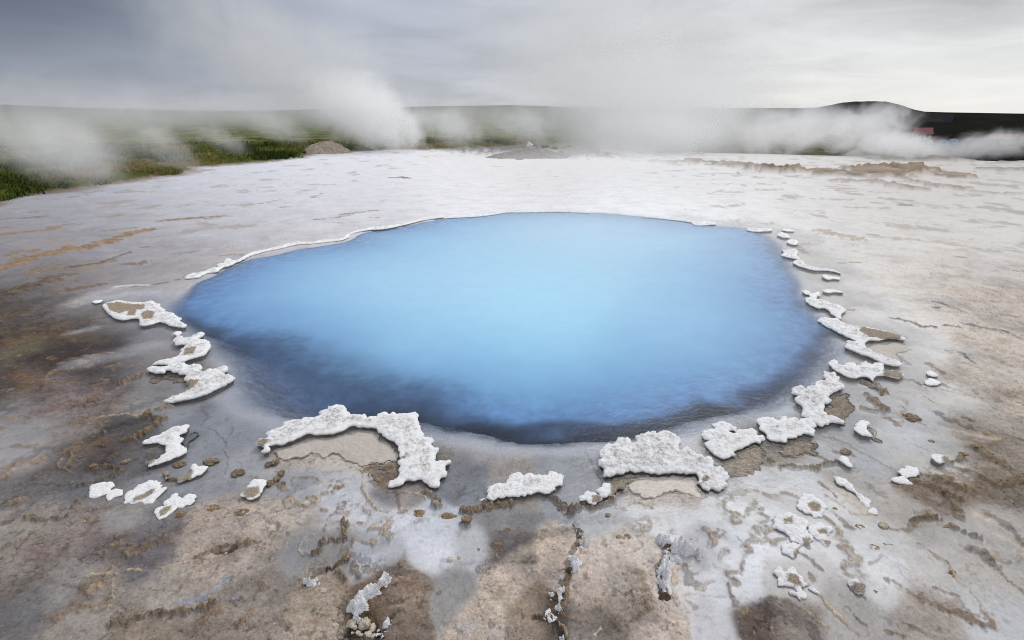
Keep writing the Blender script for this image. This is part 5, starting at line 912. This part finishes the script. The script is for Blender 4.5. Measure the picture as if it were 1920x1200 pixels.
# ------------------------------------------------------------------ sky and light
world = bpy.data.worlds.new('World'); sc.world = world; world.use_nodes = True
SUN_EL, SUN_AZ = math.radians(48), math.radians(28)      # azimuth from +Y (straight ahead) towards +X
n = N('sky', world)
sky = n('ShaderNodeTexSky', dict(sky_type='NISHITA', sun_disc=False, sun_elevation=SUN_EL, sun_rotation=SUN_AZ)).outputs[0]
skyc = n('ShaderNodeVectorMath', dict(operation='SCALE'), i0=sky, Scale=.10).outputs[0]
d = n('ShaderNodeTexCoord').outputs['Generated']; sp_ = n('ShaderNodeSeparateXYZ', None, Vector=d).outputs
up = n.math('MAXIMUM', sp_[2], 0.0)
# cloud deck seen in perspective: project the direction on a plane overhead
inv = n.math('DIVIDE', 1.0, n.math('ADD', up, .10))
pl = n('ShaderNodeCombineXYZ', None, X=n.math('MULTIPLY', sp_[0], inv), Y=n.math('MULTIPLY', sp_[1], inv), Z=0.0).outputs[0]
c1 = n.noise(pl, 1.1, 6, .55, .5); c2 = n.noise(d, 2.6, 4, .5, .3)
side = n.range(sp_[0], -.80, .62, smooth=False)                                   # dark bank to the left, bright to the right
base = n.ramp(side, [(0, lin((130, 136, 152))), (.12, lin((146, 152, 167))), (.28, lin((164, 169, 184))), (.50, lin((188, 191, 203))), (.68, lin((205, 207, 213))), (.86, lin((216, 217, 217))), (1, lin((208, 208, 208)))])
gloom = n.math('MULTIPLY', n.range(up, .045, .16), n.range(side, .40, .08))
base = n.mix(n.math('MULTIPLY', gloom, .85), base, tuple(lin((84, 92, 112))))
mod = n.math('ADD', n.math('MULTIPLY', n.math('SUBTRACT', c1, .5), n.math('ADD', .30, n.math('MULTIPLY', side, .85))), n.math('MULTIPLY', n.math('SUBTRACT', c2, .5), .6))
cl = n('ShaderNodeVectorMath', dict(operation='SCALE'), i0=base, Scale=n.math('ADD', 1.0, mod)).outputs[0]
glow = n.math('MULTIPLY', n.range(up, .16, .02), n.range(sp_[0], .25, .66))
cl = n.mix(n.math('MULTIPLY', glow, .75), cl, tuple(lin((249, 250, 250))))
over = n.range(up, .30, .85)
cl = n.mix(n.math('MULTIPLY', over, .9), cl, (1.25, 1.27, 1.31, 1))
cl = n.mix(.12, cl, skyc)
bg = n('ShaderNodeBackground', None, Color=cl, Strength=1.0)
n.out(bg.outputs[0], world=True)
sl = bpy.data.lights.new('sun', 'SUN'); sl.energy = 1.3; sl.angle = math.radians(25); sl.color = (1, .98, .955)
so = bpy.data.objects.new('sun', sl); COL.objects.link(so)
dv = Vector((math.sin(SUN_AZ) * math.cos(SUN_EL), math.cos(SUN_AZ) * math.cos(SUN_EL), math.sin(SUN_EL)))
so.rotation_euler = dv.to_track_quat('Z', 'Y').to_euler(); so.location = (0, 0, 30)

sc.view_settings.view_transform = 'Standard'; sc.view_settings.look = 'None'; sc.view_settings.gamma = 1; sc.view_settings.exposure = 0.0
sc.render.engine = 'CYCLES'
cy = sc.cycles; cy.use_denoising = True; cy.denoiser = 'OPENIMAGEDENOISE'; cy.denoising_input_passes = 'RGB_ALBEDO_NORMAL'; cy.denoising_prefilter = 'FAST'; cy.sample_clamp_direct = 2.0; cy.sample_clamp_indirect = 2.0; cy.pixel_filter_type = 'BLACKMAN_HARRIS'; cy.filter_width = 1.05
cy.max_bounces = 10; cy.diffuse_bounces = 2; cy.glossy_bounces = 2; cy.transparent_max_bounces = 16; cy.volume_bounces = 8; cy.caustics_reflective = False; cy.caustics_refractive = False
sc.render.film_transparent = False
print('script', round(time.time() - T0, 1))
